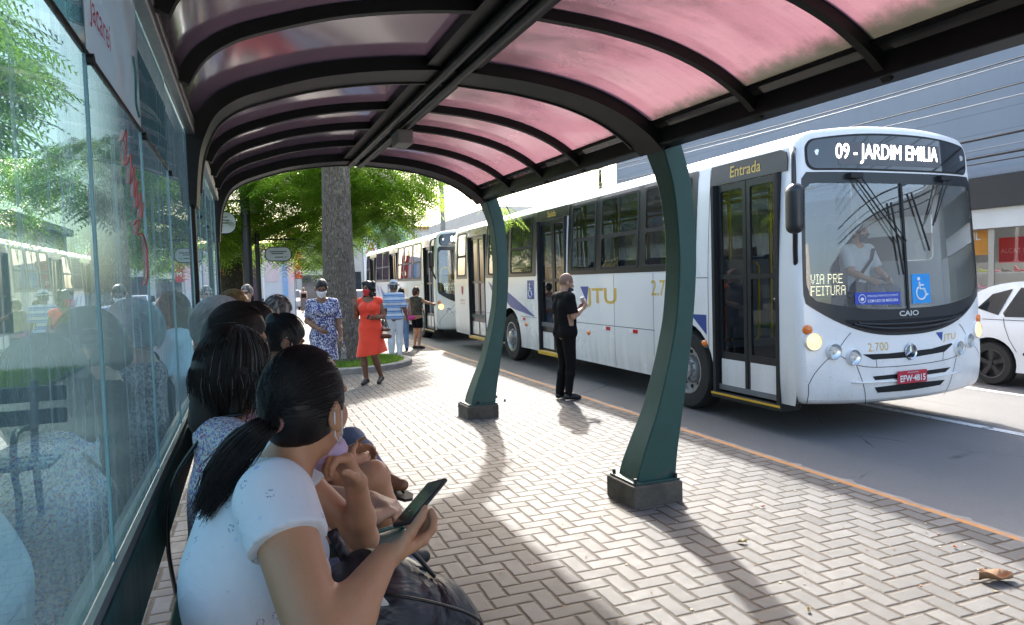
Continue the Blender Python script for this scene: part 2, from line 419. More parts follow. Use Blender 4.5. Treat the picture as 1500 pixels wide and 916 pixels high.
class Person:
    def __init__(s,label,loc,rz=0,H=1.7,pose=None,look=(0,1,0),roll=0,girth=1.,fem=True,skin=None,group=None,world=None,arms=1.,armL=None):
        s.t=thing('person',label,'person',loc,0,group); s.sc=H/1.7; s.fem=fem; s.g=girth; s.skin=skin; s.ar=arms; s.arL=armL
        J=dict(DEF); J.update(pose or {})
        c,sn=math.cos(rz),math.sin(rz); s.rot=lambda p:np.array((p[0]*c-p[1]*sn,p[0]*sn+p[1]*c,p[2]))
        L=V3(loc)
        s.J={k:L+s.rot(V3(v))*s.sc for k,v in J.items()}
        if world: s.J.update({k:V3(v) for k,v in world.items()})
        s.fr=frame(s.rot(look),roll); s.hd={'R':None,'L':None}
        s.torso=SDF(.03*s.sc); s.armp={}; s.legp={}
        J=s.J; sc=s.sc; r=unit(J['shR']-J['shL']); g=s.g; s.r=r
        up=unit(J['neck']-J['pelvis']); fw=unit(np.cross(up,r)); s.fw=fw; s.up=up
        T=s.torso
        for q in(-1,1):
            T.rc(J['pelvis']+r*.07*q*sc*g,J['waist']+r*.045*q*sc*g,(.112 if fem else .1)*sc*g,.098*sc*g)
            T.rc(J['waist']+r*.045*q*sc*g,J['chest']+r*.065*q*sc*g,.098*sc*g,.105*sc*g)
            T.rc(J['chest']+r*.065*q*sc*g,J['neck']+r*.035*q*sc-up*.045*sc,.105*sc*g,.055*sc)
            sh=J['shR'] if q>0 else J['shL']
            T.rc(J['neck']+r*.03*q*sc-up*.02*sc,sh,.048*sc,.052*sc*g)
            if fem: T.ell(J['chest']+r*.075*q*sc+fw*.085*sc*g-up*.01*sc,np.array((.065,.06,.065))*sc*g,k=.03*sc)
        T.rc(J['hipR'],J['hipL'],.1*sc*g)
        for q in'RL':
            a=SDF(.02*sc); ar=s.ar if q=='R' or s.arL is None else s.arL; a.rc(J['sh'+q],J['el'+q],.050*sc*g*ar,.039*sc*g*ar); a.rc(J['el'+q],J['el'+q]*.62+J['wr'+q]*.38,.039*sc*g*ar,.038*sc*g*ar,k=.02); a.rc(J['el'+q]*.62+J['wr'+q]*.38,J['wr'+q],.038*sc*g*ar,.0255*sc,k=.02); s.armp[q]=a
            l=SDF(.03*sc); l.rc(J['hip'+q],J['kn'+q],.088*sc*g,.056*sc*g); l.rc(J['kn'+q],J['kn'+q]*.65+J['an'+q]*.35,.056*sc*g,.055*sc*g,k=.02); l.rc(J['kn'+q]*.65+J['an'+q]*.35,J['an'+q],.055*sc*g,.034*sc,k=.02); s.legp[q]=l
    def foot(s,S,q,extra=0.):
        a,t=s.J['an'+q],s.J['to'+q]; sc=s.sc; d=unit(t-a); down=-s.up if False else np.array((0,0,-1.))
        h=a-d*.03*sc+down*.045*sc
        S.rc(a,h,(.034+extra)*sc,(.030+extra)*sc,k=.02); S.rc(h,t,(.030+extra)*sc,(.027+extra)*sc,k=.02); S.rc(a,t-d*.05*sc,(.032+extra)*sc,(.027+extra)*sc,k=.02)
    def body(s,h=.008,hands=None,fn=None,ears=True):
        B=SDF(.03*s.sc); J=s.J; sc=s.sc
        B.p+=s.torso.p
        B.rc(J['neck']-s.up*.03*sc,J['head']-s.fr[1]*.018*sc-s.fr[2]*.06*sc,.056*sc,.050*sc,k=.03)
        head_prims(B,J['head'],s.fr,sc,ears)
        for q in'RL':
            B.p+=s.armp[q].p+s.legp[q].p; s.foot(B,q)
            d=unit(J['wr'+q]-J['el'+q]); hd=(hands or {}).get(q,{}); hd=dict(hd)
            d=hd.pop('d',d); sg=1 if q=='R' else -1
            n=hd.pop('n',-s.r*sg); th=hd.pop('s',s.fw)
            s.hd[q]=hand_prims(B,J['wr'+q],d,n,th,sc=sc*.95,**hd)
        if fn: fn(B)
        s.b=B.build('body',[s.skin],s.t,h*1.0); return s
    def eyes(s):
        C=s.J['head'];r,f,u=s.fr;sc=s.sc
        for q in(-1,1):
            MB().ell(C+f*.083*sc+r*.031*q*sc+u*.008*sc,(.013*sc,.013*sc,.007*sc)).build('eye',EYE,s.t,True,180)
            MB().tube([C+f*.092*sc+r*(.012*q)*sc+u*.026*sc,C+f*.09*sc+r*(.033*q)*sc+u*.032*sc,C+f*.079*sc+r*(.052*q)*sc+u*.025*sc],[.004*sc,.0045*sc,.002*sc],6).build('eyebrow',HAIR_BLACK,s.t,True,180)
    def garment(s,name,mat,d=.012,sleeve=None,parts=('torso',),extra=None,cuts=(),neck=.075,h=.01,seed=1,fold=.004,legs=None,fr=(7,7,5),neckoff=(0,.03)):
        G=SDF(.03*s.sc); J=s.J; sc=s.sc; subs=[]
        if 'torso' in parts: G.p+=s.torso.infl(d).p
        if sleeve:
            for q in'RL':
                sv=sleeve if not isinstance(sleeve,dict) else sleeve[q]
                a,b=J['sh'+q],J['el'+q]; w=J['wr'+q]; rr=.052*sc*s.g*s.ar+d
                if sv<=1: E=a+(b-a)*sv; G.rc(a,a+(b-a)*min(sv+.07,1),rr,rr*.97,k=.02); dd=unit(b-a)
                else: E=b+(w-b)*(sv-1); G.rc(a,b,rr,.041*sc*s.g*s.ar+d,k=.02); G.rc(b,b+(w-b)*min(sv-1+.12,1),.041*sc*s.g*s.ar+d,.034*sc+d,k=.02); dd=unit(w-b)
                subs.append(lambda p,E=E,dd=dd,rr=rr:np.minimum(np.minimum((p-E)@dd,.17*sc-np.linalg.norm(p-E,axis=1)),rr+.012-np.linalg.norm((p-E)-((p-E)@dd)[:,None]*dd,axis=1)))
        if legs:
            for q in'RL':
                l=s.legp[q].infl(d); G.p+=l.p
        if extra: extra(G,s)
        if neck and 'torso' in parts:
            N=J['neck']+s.fw*neckoff[1]*sc+s.up*.035*sc; subs.append(lambda p:neck*sc-np.linalg.norm((p-N)*np.array((1,1,1)),axis=1))
        o=G.build(name,[mat],s.t,h,cuts=cuts,subs=subs,disp=folds(seed,fold,fr),sm=52); return o
    def shoes(s,mat,name='shoe',h=.009,d=.007):
        for q in'RL':
            S=SDF(.02); s.foot(S,q,d); S.build(name,[mat],s.t,h,cuts=[(s.J['an'+q]+np.array((0,0,.01)),(0,0,1)),((0,0,s.t.location[2]+.003),(0,0,-1))])
    def mask(s,mat,low=0.,h=.007):
        S=SDF(.02); C=s.J['head']; r,f,u=s.fr; sc=s.sc; c2=C-u*low
        head_prims(S,c2,s.fr,sc,False); S=S.infl(.006)
        o=S.build('face_mask',[mat],s.t,h,cuts=[(c2-u*.012*sc+f*.1*sc,unit(u-f*.15)),(c2+f*.028*sc,-f+u*.3*0),(c2-u*.115*sc,-u)])
        for q in(-1,1):
            MB().tube([c2+f*.035*sc+r*.062*q*sc-u*.025*sc,c2+f*.01*sc+r*.082*q*sc+u*.008*sc,C-f*.02*sc+r*.086*q*sc+u*.012*sc],.0022,5).build('mask_strap',mat,o,True,180)
        return o
    def hair(s,kind,mat,h=.009,infl=.012,fold=.003):
        S=SDF(.03); C=s.J['head']; r,f,u=s.fr; sc=s.sc; M=np.stack([r,f,u],1)
        S.ell(C+u*.018*sc-f*.014*sc,np.array((.074,.094,.101))*sc+infl,M)
        cuts=[]
        if kind=='bun':
            S.ell(C-f*.088*sc+u*.07*sc,np.array((.045,.042,.045))*sc,M,k=.01); S.ell(C-f*.06*sc-u*.03*sc,np.array((.055,.045,.05))*sc,M)
        elif kind=='bob':
            for q in(-1,1): S.rc(C+r*.066*q*sc-f*.025*sc,C+r*.07*q*sc-f*.04*sc-u*.13*sc,.036,.03)
            S.rc(C-f*.06*sc,C-f*.075*sc-u*.14*sc,.062,.045)
        elif kind=='curly':
            rs=np.random.RandomState(5)
            for i in range(46):
                a=rs.rand()*6.28; z=rs.uniform(-.15,.1); rad=.085 if z>-.05 else .09
                p=C+u*z*sc+(r*math.cos(a)*rad*.95+f*(math.sin(a)*rad-.02))*sc
                if np.dot(p-C,f)>.03 and z<.07: continue
                S.ell(p,np.array((.03,.03,.033))*sc,None,k=.012)
        elif kind=='back':
            S.rc(C-f*.065*sc,C-f*.085*sc-u*.07*sc,.058,.04)
        elif kind=='short':
            cuts.append((C-u*.055*sc,-u))
        S.ell(C+f*.098*sc-u*.055*sc,np.array((.085,.075,.118))*sc,M,k=.01,sub=True)
        if kind in('short','bun','back'):
            for q in(-1,1): S.ell(C+r*.09*q*sc+f*.03*sc-u*.05*sc,np.array((.03,.05,.06))*sc,M,sub=True)
        return S.build('hair',[mat],s.t,h,cuts=cuts,disp=folds(3,fold,(40,40,12)))
def strands(name,mats,parent,paths,rad,mi=None,n=3,taper=.35):
    V=[];F=[];MI=[]
    o=0
    for i,p in enumerate(paths):
        p=np.asarray(p); N=len(p); t=np.gradient(p,axis=0); t/=np.linalg.norm(t,axis=1)[:,None]+1e-9
        a=np.cross(t,(.31,.52,.79)); a/=np.linalg.norm(a,axis=1)[:,None]+1e-9; b=np.cross(t,a)
        rr=rad*(1-(1-taper)*np.linspace(0,1,N)**2)
        for k in range(n): V.append(p+(a*math.cos(6.283*k/n)+b*math.sin(6.283*k/n))*rr[:,None])
        ar=np.arange(N-1)
        for k in range(n):
            k2=(k+1)%n
            F.append(np.stack([o+k*N+ar,o+k2*N+ar,o+k2*N+ar+1,o+k*N+ar+1],1)); MI+=[0 if mi is None else mi[i]]*(N-1)
        o+=n*N
    return nplink(name,np.concatenate(V),np.concatenate(F),mats,parent,world=True,smooth=180,mi=MI)
def combed(p,mat,n,seed,back=(0,-1,-.1),rad=(.0915,.1115,.1185),kn=None,thick=.0011,mats=None,grey=0.):
    "strands combed over the skull towards a gathering point"
    rs=np.random.RandomState(seed); C=p.J['head']; r,f,u=p.fr; sc=p.sc; B=np.stack([r,f,u]); paths=[]; mi=[]
    while len(paths)<n:
        a=rs.uniform(0,6.283); hh=rs.uniform(-.5,1.0); d=np.array((math.cos(a)*math.sqrt(1-hh*hh*.99),math.sin(a)*math.sqrt(1-hh*hh*.99),hh))
        if d[1]>.40 and d[2]<.68: continue
        if d[2]<-.3 and d[1]>-.3: continue
        if abs(d[0])>.8 and d[2]<-.1 and d[1]>-.15: continue
        e=unit(np.array(back)+rs.randn(3)*.10); q=slerp(d,e,np.linspace(0,1,9)); rr=np.array(rad)*sc+rs.uniform(-.002,.003)
        paths.append(C+u*.018*sc-f*.014*sc+(q*rr)@B); mi.append(1 if rs.rand()<grey else 0)
    return strands('hair_strands',mats or [mat],p.t,paths,thick,mi if mats else None)
def slerp(a,b,t):
    w=math.acos(np.clip(np.dot(a,b),-1,1)); 
    if w<1e-4: return np.repeat(a[None],len(t),0)
    return (np.sin((1-t)*w)[:,None]*a+np.sin(t*w)[:,None]*b)/math.sin(w)
# ------------------------------------------------------------------ ground materials
def paver_mat():
    t=NT('herringbone_pavers'); N=t
    x,y,_=t.sep(); wob=t.noise(1.3,2); wob2=t.noise(9,2)
    off=t.ma('MULTIPLY',t.ma('SUBTRACT',wob2,.5),.012)
    X=t.ma('MULTIPLY',t.ma('ADD',x,off),1/.104); Y=t.ma('MULTIPLY',t.ma('ADD',y,off),1/.104)
    i=t.ma('FLOOR',X); j=t.ma('FLOOR',Y); fx=t.ma('SUBTRACT',X,i); fy=t.ma('SUBTRACT',Y,j)
    k=t.ma('FLOORED_MODULO',t.ma('SUBTRACT',i,j),4.)
    e=[t.ma('COMPARE',k,float(q),.3) for q in range(4)]
    dl=t.ma('ADD',fx,e[1]); dr=t.ma('ADD',t.ma('SUBTRACT',1.,fx),e[0]); db=t.ma('ADD',fy,e[2]); dt=t.ma('ADD',t.ma('SUBTRACT',1.,fy),e[3])
    d=t.ma('MINIMUM',t.ma('MINIMUM',dl,dr),t.ma('MINIMUM',db,dt))
    ix=t.ma('SUBTRACT',i,e[1]); iy=t.ma('ADD',j,e[3])
    wn=t.n('ShaderNodeTexWhiteNoise',noise_dimensions='3D'); t.put(wn.inputs['Vector'],t.comb(ix,iy,0.))
    rnd=wn.outputs['Value']; rc=t.sep(wn.outputs['Color'])
    edge=t.ma('ADD',d,t.ma('MULTIPLY',t.ma('SUBTRACT',t.noise(70,2),.5),.09))
    joint=t.ramp(edge,.050,.125)
    fine=t.noise(230,4,.7); big=t.noise(.7,4); mid=t.noise(14,4)
    c=t.mix(rnd,(.078,.079,.079),(.160,.159,.156)); c=t.mix(t.ramp(mid,.3,.75,0,.45),c,(.105,.102,.098)); c=t.mix(t.ramp(big,.35,.7,0,.3),c,(.158,.153,.142))
    c=t.mix(t.ramp(fine,.35,.7,0,.35),c,(.14,.135,.13))
    gum=t.vor(2.6,None,'F1','Distance'); gs=t.sep(t.vor(2.6,None,'F1','Color')); c=t.mix(t.ma('MULTIPLY',t.ramp(t.ma('ADD',gum,t.ma('MULTIPLY',t.noise(30,2),.03)),.075,.05),t.ma('MULTIPLY',t.ramp(gs[0],.55,.6),.6)),c,(.05,.048,.046))
    c=t.mix(t.ramp(t.noise(.33,5,.7),.55,.75,0,.35),c,(.10,.09,.075))
    jc=t.mix(t.noise(3,3),(.028,.024,.02),(.085,.06,.038))
    c=t.mix(joint,jc,c)
    tilt=t.ma('ADD',t.ma('MULTIPLY',t.ma('SUBTRACT',rc[0],.5),t.ma('SUBTRACT',X,ix)),t.ma('MULTIPLY',t.ma('SUBTRACT',rc[1],.5),t.ma('SUBTRACT',Y,iy)))
    h=t.ma('ADD',t.ma('MULTIPLY',t.ramp(edge,.0,.16),1.),t.ma('MULTIPLY',tilt,.42)); h=t.ma('ADD',h,t.ma('MULTIPLY',rc[2],.45))
    h=t.ma('ADD',h,t.ma('MULTIPLY',fine,.22))
    nm=t.bump(h,.75,.010)
    return t.end(t.pbsdf(c,t.ma('MULTIPLY_ADD',mid,.25,.50),0,nm,Specular_IOR_Level=.28))
def asphalt_mat():
    t=NT('asphalt'); v=t.vor(190); n=t.noise(.5,5); n2=t.noise(25,4); n3=t.noise(1,5,.6,t.mapv((2.,.12,1)))
    c=t.mix(n,(.105,.106,.11),(.18,.178,.174)); c=t.mix(t.ramp(v,.0,.35,.55,0),c,(.22,.215,.205)); c=t.mix(t.ramp(n3,.4,.7,0,.4),c,(.13,.125,.12))
    crack=t.vor(.9,t.ma('ADD',0,0) if False else t.mapv((1,.6,1)),'DISTANCE_TO_EDGE'); cr=t.ramp(t.ma('ADD',crack,t.ma('MULTIPLY',n2,.02)),.012,.022)
    c=t.mix(t.ma('MULTIPLY',t.ma('SUBTRACT',1.,cr),t.ramp(n,.5,.6)),c,(.02,.02,.02))
    return t.end(t.pbsdf(c,t.ma('MULTIPLY_ADD',n2,.2,.55),0,t.bump(t.ma('ADD',v,t.ma('MULTIPLY',n2,.5)),.6,.006)))
def worn_paint(name,col,under,amt=.5):
    t=NT(name); n=t.noise(14,6,.7); n2=t.noise(2.5,4)
    f=t.ramp(t.ma('ADD',n,t.ma('MULTIPLY',t.ma('SUBTRACT',n2,.5),.5)),amt-.1,amt+.08)
    return t.end(t.pbsdf(t.mix(f,col,under),.65,0,t.bump(n,.4,.004)))
PAVER=paver_mat(); ASPH=asphalt_mat()
CONC=P('rough_concrete',(.30,.28,.25),.85,0,.35,9,.6,50,.006); CONC_OLD=P('mossy_concrete',(.115,.105,.085),.9,0,.55,7,.8,45,.008)
WHITE_PAINT=worn_paint('road_paint_white',(.72,.72,.70),(.12,.12,.12),.62); ORANGE_PAINT=worn_paint('kerb_paint_orange',(.46,.20,.05),(.24,.21,.17),.60)
DUST=P('dusty_ground',(.18,.165,.14),.9,0,.3,.3)
def sheet(name,x0,x1,y0,y1,z,mat,kind='structure',poly=None):
    m=MB(); 
    if poly: m.add([(x,y,z) for x,y in poly],[tuple(range(len(poly)))])
    else: m.add([(x0,y0,z),(x1,y0,z),(x1,y1,z),(x0,y1,z)],[(0,1,2,3)])
    o=m.build(name,mat); setp(o,kind=kind); return o
sheet('ground',-400,400,-300,600,-.14,DUST)
sheet('road',4.0,13.6,-60,140,-.12,ASPH)
# pavement slab, kerb
setp(MB().box(-40,4.035,-40,46,-.135,0).build('pavement',PAVER),kind='structure')
setp(MB().box(4.035,4.09,-40,46,-.135,.002).build('kerb_line',ORANGE_PAINT,bevel=.01),kind='structure'); setp(MB().box(4.091,4.16,-40,46,-.135,-.012).build('kerb',CONC,bevel=.012),kind='structure')
setp(MB().box(13.6,13.75,-40,80,-.135,.02).build('opposite_kerb',CONC,bevel=.012),kind='structure')
setp(MB().box(13.75,40,-40,80,-.135,.0).build('opposite_pavement',CONC),kind='structure')
rs=np.random.RandomState(4); pl=[(4.15,-20)]+[(4.15,40)]; yy=40.
edge=[]
while yy>-20: edge.append((4.40+rs.randn()*.035,yy)); yy-=.09 if yy<9 else .5
g=MB(); poly=[(4.15,40)]+[(4.15,-20)]+edge[::-1]
g.add([(x,y,-.115) for x,y in poly],[tuple(range(len(poly)))]); setp(g.build('gutter',CONC),kind='structure')
for i,(x,w) in enumerate(((7.12,.12),(9.28,.12))):
    sheet('lane_line',x-w/2,x+w/2,-20,60,-.116,WHITE_PAINT)
# ------------------------------------------------------------------ shelter
def wornpaint(name,col,chip):
    t=NT(name); n=t.noise(5,5); z=t.sep()[2]
    c=t.mix(n,tuple(x*.75 for x in col),tuple(x*1.1 for x in col)); st=t.noise(1,5,.65,t.mapv((14,14,1.2)))
    c=t.mix(t.ramp(st,.55,.8,0,.35),c,tuple(x*.5+.02 for x in col))
    w=t.ramp(t.ma('ADD',t.noise(28,5,.75),t.ramp(z,.5,.15,0,.10)),.66,.70); c=t.mix(w,c,chip)
    return t.end(t.pbsdf(c,t.ma('MULTIPLY_ADD',st,.3,.25),0,t.bump(t.ma('SUBTRACT',t.noise(34,3),w),.25,.003)))
GREEN=wornpaint('dark_green_paint',(.005,.066,.056),(.05,.055,.04))
_G0=P('old_green',(.005,.066,.056),.36,0,.30,5,.15,30,.003,Coat_Weight=.15)
BLACKGREEN=P('weathered_black_green_steel',(.006,.008,.0075),.45,0,.4,8,.2,40,.003,Specular_IOR_Level=.25)
ALU=P('dull_aluminium',(.36,.36,.35),.38,.85,.2,30); STEEL_DK=P('dark_bar_steel',(.05,.05,.05),.4,.7,.3,20)
def roofmat(name,col,dirt,tr,grime_shade,rf=1.3):
    t=NT(name); n=t.noise(1,6,.7,t.mapv((.8,16,.8))); n2=t.noise(9,6,.7); n3=t.noise(60,3)
    c=t.mix(n,col,tuple(x*.60 for x in col)); c=t.mix(t.ramp(n2,.52,.72,0,.25),c,dirt); c=t.mix(t.ramp(n3,.55,.75,0,.18),c,dirt)
    # grime creeping in from the eaves edge that holds leaves and water
    x,y,z=t.sep(); e=t.ma('ADD',x,t.ma('MULTIPLY',t.ma('SUBTRACT',t.noise(7,5,.7),.5),.16))
    g=t.ma('MULTIPLY',t.ramp(e,2.50,2.62),grime_shade)
    ridge_shade=t.ma('ADD',t.ramp(t.ma('ADD',x,t.ma('MULTIPLY',t.ma('SUBTRACT',t.noise(2.2,5,.65,t.mapv((1.,2.2,1.))),.5),1.6)),2.45,1.1,0,.93*grime_shade),0.)  # darker toward the ridge: tree shade put into the panel colour
    c=t.mix(ridge_shade,c,(.034,.02,.022))
    c=t.mix(g,c,(.03,.028,.02))
    tl=t.sh('ShaderNodeBsdfTranslucent',Color=c); tp=t.sh('ShaderNodeBsdfTransparent',Color=c); df=t.sh('ShaderNodeBsdfDiffuse',Color=t.mix(.6,c,(.25,.22,.22)))
    s=t.mixs(tr,tl,tp); s=t.mixs(.14,s,df)
    gl=t.sh('ShaderNodeBsdfGlossy',Color=(1,1,1),Roughness=.10); s=t.mixs(t.ma('MULTIPLY',t.fresnel(1.5),rf,clamp=True),s,gl)
    return t.end(s)
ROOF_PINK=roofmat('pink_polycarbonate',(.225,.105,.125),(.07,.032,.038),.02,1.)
ROOF_GREY=roofmat('dark_polycarbonate',(.030,.018,.024),(.010,.008,.008),.05,0.,1.25)  # left panels, a darker grey than the pink ones
GLASS_W=None
def wallglass():
    t=NT('dirty_shelter_glass')
    f=t.ma('MULTIPLY',t.fresnel(1.5),2.05,clamp=True)
    a=t.sh('ShaderNodeBsdfTransparent',Color=(.42,.67,.70)); g=t.sh('ShaderNodeBsdfGlossy',Color=(.86,.97,1.),Roughness=.008)
    s=t.mixs(f,a,g)
    st=t.noise(1,6,.7,t.mapv((1,26,.9))); st2=t.noise(1,4,.6,t.mapv((1,90,2.2),(3,0,0))); big=t.noise(1.6,3)
    d=t.ma('MULTIPLY',t.ma('MULTIPLY',t.ramp(st,.42,.8),t.ramp(big,.3,.7,.35,1.)),.55); d=t.ma('ADD',d,t.ma('MULTIPLY',t.ramp(st2,.5,.8),.10)); d=t.ma('ADD',d,.17)
    df=t.mixs(.55,t.sh('ShaderNodeBsdfDiffuse',Color=(.36,.54,.56)),t.sh('ShaderNodeBsdfTranslucent',Color=(.36,.54,.56)))
    return t.end(t.mixs(d,s,df))
GLASS_W=wallglass()
FROST=glassmat('frosted_white_film',(.7,.8,.82),1.,(.62,.72,.75),.3); REDTXT=P('red_lettering',(.55,.02,.05),.5,0,.1); GRAF=P('red_spray_paint',(.62,.16,.13),.6,0,.3,30)
PROF=[(-.27,2.02),(-.255,2.20),(-.225,2.36),(-.15,2.52),(-.03,2.62),(.14,2.69),(.42,2.775),(.75,2.835),(1.05,2.865),(1.22,2.872),(1.42,2.862),(1.75,2.835),(2.1,2.77),(2.38,2.67),(2.58,2.55),(2.70,2.44)]
prof=spline(PROF,56)
def pnorm(i):
    a=prof[min(i+1,len(prof)-1)]-prof[max(i-1,0)]; a=a/np.linalg.norm(a); return np.array((-a[1],a[0]))
# outward (upwards) normal
NRM=[pnorm(i) for i in range(len(prof))]
XW=-.27; FY=[-2.55,.86,4.28,7.74]
SH=thing('bus_shelter','long dark green bus shelter with arched pink roof and glass back wall','bus shelter',(2.55,4.2,0))
def arch(y0,y1,o0,o1,mat,name,i0=0,i1=None,taperX=None):
    i1=len(prof)-1 if i1 is None else i1
    m=MB(); rows=[]
    for i in range(i0,i1+1):
        p,n=prof[i],NRM[i]; a=p+n*o0; b=p+n*o1
        rows.append([(a[0],y0,a[1]),(a[0],y1,a[1]),(b[0],y1,b[1]),(b[0],y0,b[1])])
    m.grid(rows,closed=True); k=len(rows)-1
    m.f.append((3,2,1,0)); m.m.append(0); m.f.append((4*k,4*k+1,4*k+2,4*k+3)); m.m.append(0)
    return m.build(name,mat,SH,True,40)
def ipx(x): return int(np.argmin([abs(p[0]-x) for p in prof]))
iridge=ipx(1.21); i_rail=int(np.argmin([abs(p[1]-2.45) if p[0]<0 else 9 for p in prof]))
for fy in FY:
    arch(fy-.14,fy+.14,-.035,.075,BLACKGREEN,'roof_frame')
    # pale flange lip along the far edge of the girder
    arch(fy+.141,fy+.156,-.045,-.01,STEEL_DK,'frame_lip',2,len(prof)-3)
    # column: tapered box that leans out over the pavement then curls into the roof
    path=[(2.585,.155),(2.64,.35),(2.72,.60),(2.80,.92),(2.865,1.25),(2.90,1.62),(2.895,1.92),(2.86,2.20),(2.775,2.45)]
    wid=[.31,.26,.205,.165,.14,.14,.145,.15,.15]; dep=[.25,.225,.20,.185,.175,.17,.165,.18,.22]
    pp=spline(path,28); ww=np.interp(np.linspace(0,8,29),range(9),wid); dd=np.interp(np.linspace(0,8,29),range(9),dep)
    m=MB(); rows=[]
    for i in range(29):
        a=pp[min(i+1,28)]-pp[max(i-1,0)]; a=a/np.linalg.norm(a); n=np.array((a[1],-a[0]))
        if i==0: n=np.array((1,0))
        l=pp[i]-n*ww[i]/2; r=pp[i]+n*ww[i]/2; D=dd[i]/2
        rows.append([(l[0],fy-D,l[1]),(r[0],fy-D,r[1]),(r[0],fy+D,r[1]),(l[0],fy+D,l[1])])
    m.grid(rows,closed=True,flip=True); m.build('column',GREEN,SH,True,30,bevel=.008)
    bp=MB().box(2.385,2.745,fy-.165,fy+.165,.148,.162).build('base_plate',GREEN,SH,True,bevel=.003)
    for bx,by in((2.405,-.147),(2.725,-.147),(2.405,.147),(2.725,.147)):
        MB().lathe([(.0,.03),(.012,.03),(.013,.0)],(bx,fy+by,.162),n=6).build('bolt',STEEL_DK,bp,True)
    MB().box(2.365,2.755,fy-.185,fy+.185,-.02,.147).build('concrete_base',CONC_OLD,SH,True,bevel=.014)
    # wall mullion
    if fy!=FY[1]: MB().box(XW-.035,XW+.02,fy-.035,fy+.035,.0,2.12).build('wall_post',BLACKGREEN,SH,True,bevel=.006)
# secondary ribs and roof sheets
ys=[-2.55,-1.7,-.85,.0,.86,1.6,2.42,3.24,4.28,5.30,6.02,6.82,7.74]
for y in ys:
    if y in FY: continue
    arch(y-.022,y+.022,-.012,.055,BLACKGREEN,'roof_rib',i_rail)
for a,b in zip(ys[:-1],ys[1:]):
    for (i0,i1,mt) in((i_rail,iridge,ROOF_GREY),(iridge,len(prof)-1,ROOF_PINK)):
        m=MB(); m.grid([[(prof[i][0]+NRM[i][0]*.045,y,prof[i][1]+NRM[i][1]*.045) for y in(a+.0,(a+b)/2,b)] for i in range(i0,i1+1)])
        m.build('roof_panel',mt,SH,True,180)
# ridge tubes, eaves beam, wall rails
for x in(1.16,1.27): MB().cyl((x,-2.4,2.815),(x,7.82,2.815),.028,None,12).build('ridge_tube',STEEL_DK,SH,True,60)
MB().box(1.05,1.38,-2.4,7.82,2.853,2.93).build('ridge_beam',BLACKGREEN,SH,True)
MB().box(2.645,2.80,-2.45,7.88,2.45,2.575).build('eaves_beam',BLACKGREEN,SH,True,bevel=.01)
MB().box(2.57,2.66,-2.45,7.87,2.585,2.60).build('eaves_gutter',BLACKGREEN,SH,True)
bx=MB().box(1.20,1.33,5.62,5.86,2.67,2.785).build('junction_box',P('grey_box_plastic',(.30,.30,.28),.6),SH,True,bevel=.01)
for z,w in((2.415,.022),(2.46,.016)): MB().box(XW+.005,XW+.045,-2.3,7.5,z-w,z+w).build('top_rail',ALU,SH,True,bevel=.006)
MB().box(XW-.05,XW+.035,-2.3,7.5,2.485,2.53).build('head_rail',BLACKGREEN,SH,True)
MB().box(XW-.05,XW+.03,-2.3,7.5,.86,1.035).build('sill_rail',GREEN,SH,True,bevel=.012)
MB().box(XW+.012,XW+.024,-2.3,7.5,1.036,1.06).build('glazing_bead',ALU,SH,True)
py=[-2.3,-1.5,-.7,.05,.80,1.55,2.30,3.05,4.18,5.0,5.85,6.7,7.5]
for a,b in zip(py[:-1],py[1:]):
    a2,b2=a+.004,b-.004
    top=2.04 if a>.7 and a<3 else 2.40
    MB().add([(XW,a2,1.04),(XW,b2,1.04),(XW,b2,top),(XW,a2,top)],[(0,1,2,3)]).build('glass_pane',GLASS_W,SH,True)
    if top<2.3: 
        MB().box(XW-.003,XW+.003,a2,b2,top+.012,2.40).build('glass_pane' if a!=1.55 else 'frosted_pane',GLASS_W if a!=1.55 else FROST,SH,True)
        MB().box(XW-.004,XW+.004,a2,b2,top+.001,top+.011).build('pane_joint',BLACKGREEN,SH,True)
    MB().box(XW-.0035,XW+.0035,b-.0018,b+.0018,1.04,2.40).build('pane_joint',P('joint_teal',(.16,.34,.36),.3) if 'joint_teal' not in bpy.data.materials else bpy.data.materials['joint_teal'],SH,True)
    MB().tube([(XW+.004,b,2.03),(XW+.016,b,2.03)],.012,8).build('glass_clip',STEEL_DK,SH,True)
for o in [c for c in SH.children]:
    for v in o.data.vertices:
        k=1-.0118*(v.co.y-4.28); v.co.x=XW+(v.co.x-XW)*k
        if v.co.z>1.5: v.co.z+=.010*(v.co.y-4.28)*min(1,(v.co.z-1.5)/.8)
# lettering and scribble on the glass
m=MB(); add_text(m,'Jacareí',lambda a,b:(XW+.0075,1.70+a,2.125+b),w=.23); m.build('lettering',REDTXT,SH,True)
sc_=[(1.93,1.78),(2.0,1.86),(1.96,1.68),(2.06,1.76),(2.02,1.60),(2.11,1.72),(2.08,1.55),(2.15,1.66),(2.12,1.50),(2.2,1.60),(2.19,1.46),(2.26,1.56)]
sc=[(y,1.585+(z-1.09)*.5) for y,z in sc_]
MB().tube([(XW+.004,y,z) for y,z in spline(sc,90)],.0024,5,flat=.6).build('graffiti',GRAF,SH,True,180)
MB().tube([(XW+.004,y,1.585+(z-1.09)*.5) for y,z in spline([(2.04,1.40),(2.14,1.44),(2.10,1.36),(2.2,1.37),(2.27,1.30),(2.26,1.16),(2.22,1.09)],50)],.003,5,flat=.6).build('graffiti',GRAF,SH,True,180)
MB().tube([(XW+.004,y,z) for y,z in spline([(2.19,2.21),(2.22,2.17),(2.20,2.09),(2.25,2.06)],30)],.005,5,flat=.6).build('graffiti',P('teal_pen',(.03,.22,.2),.5),SH,True,180)
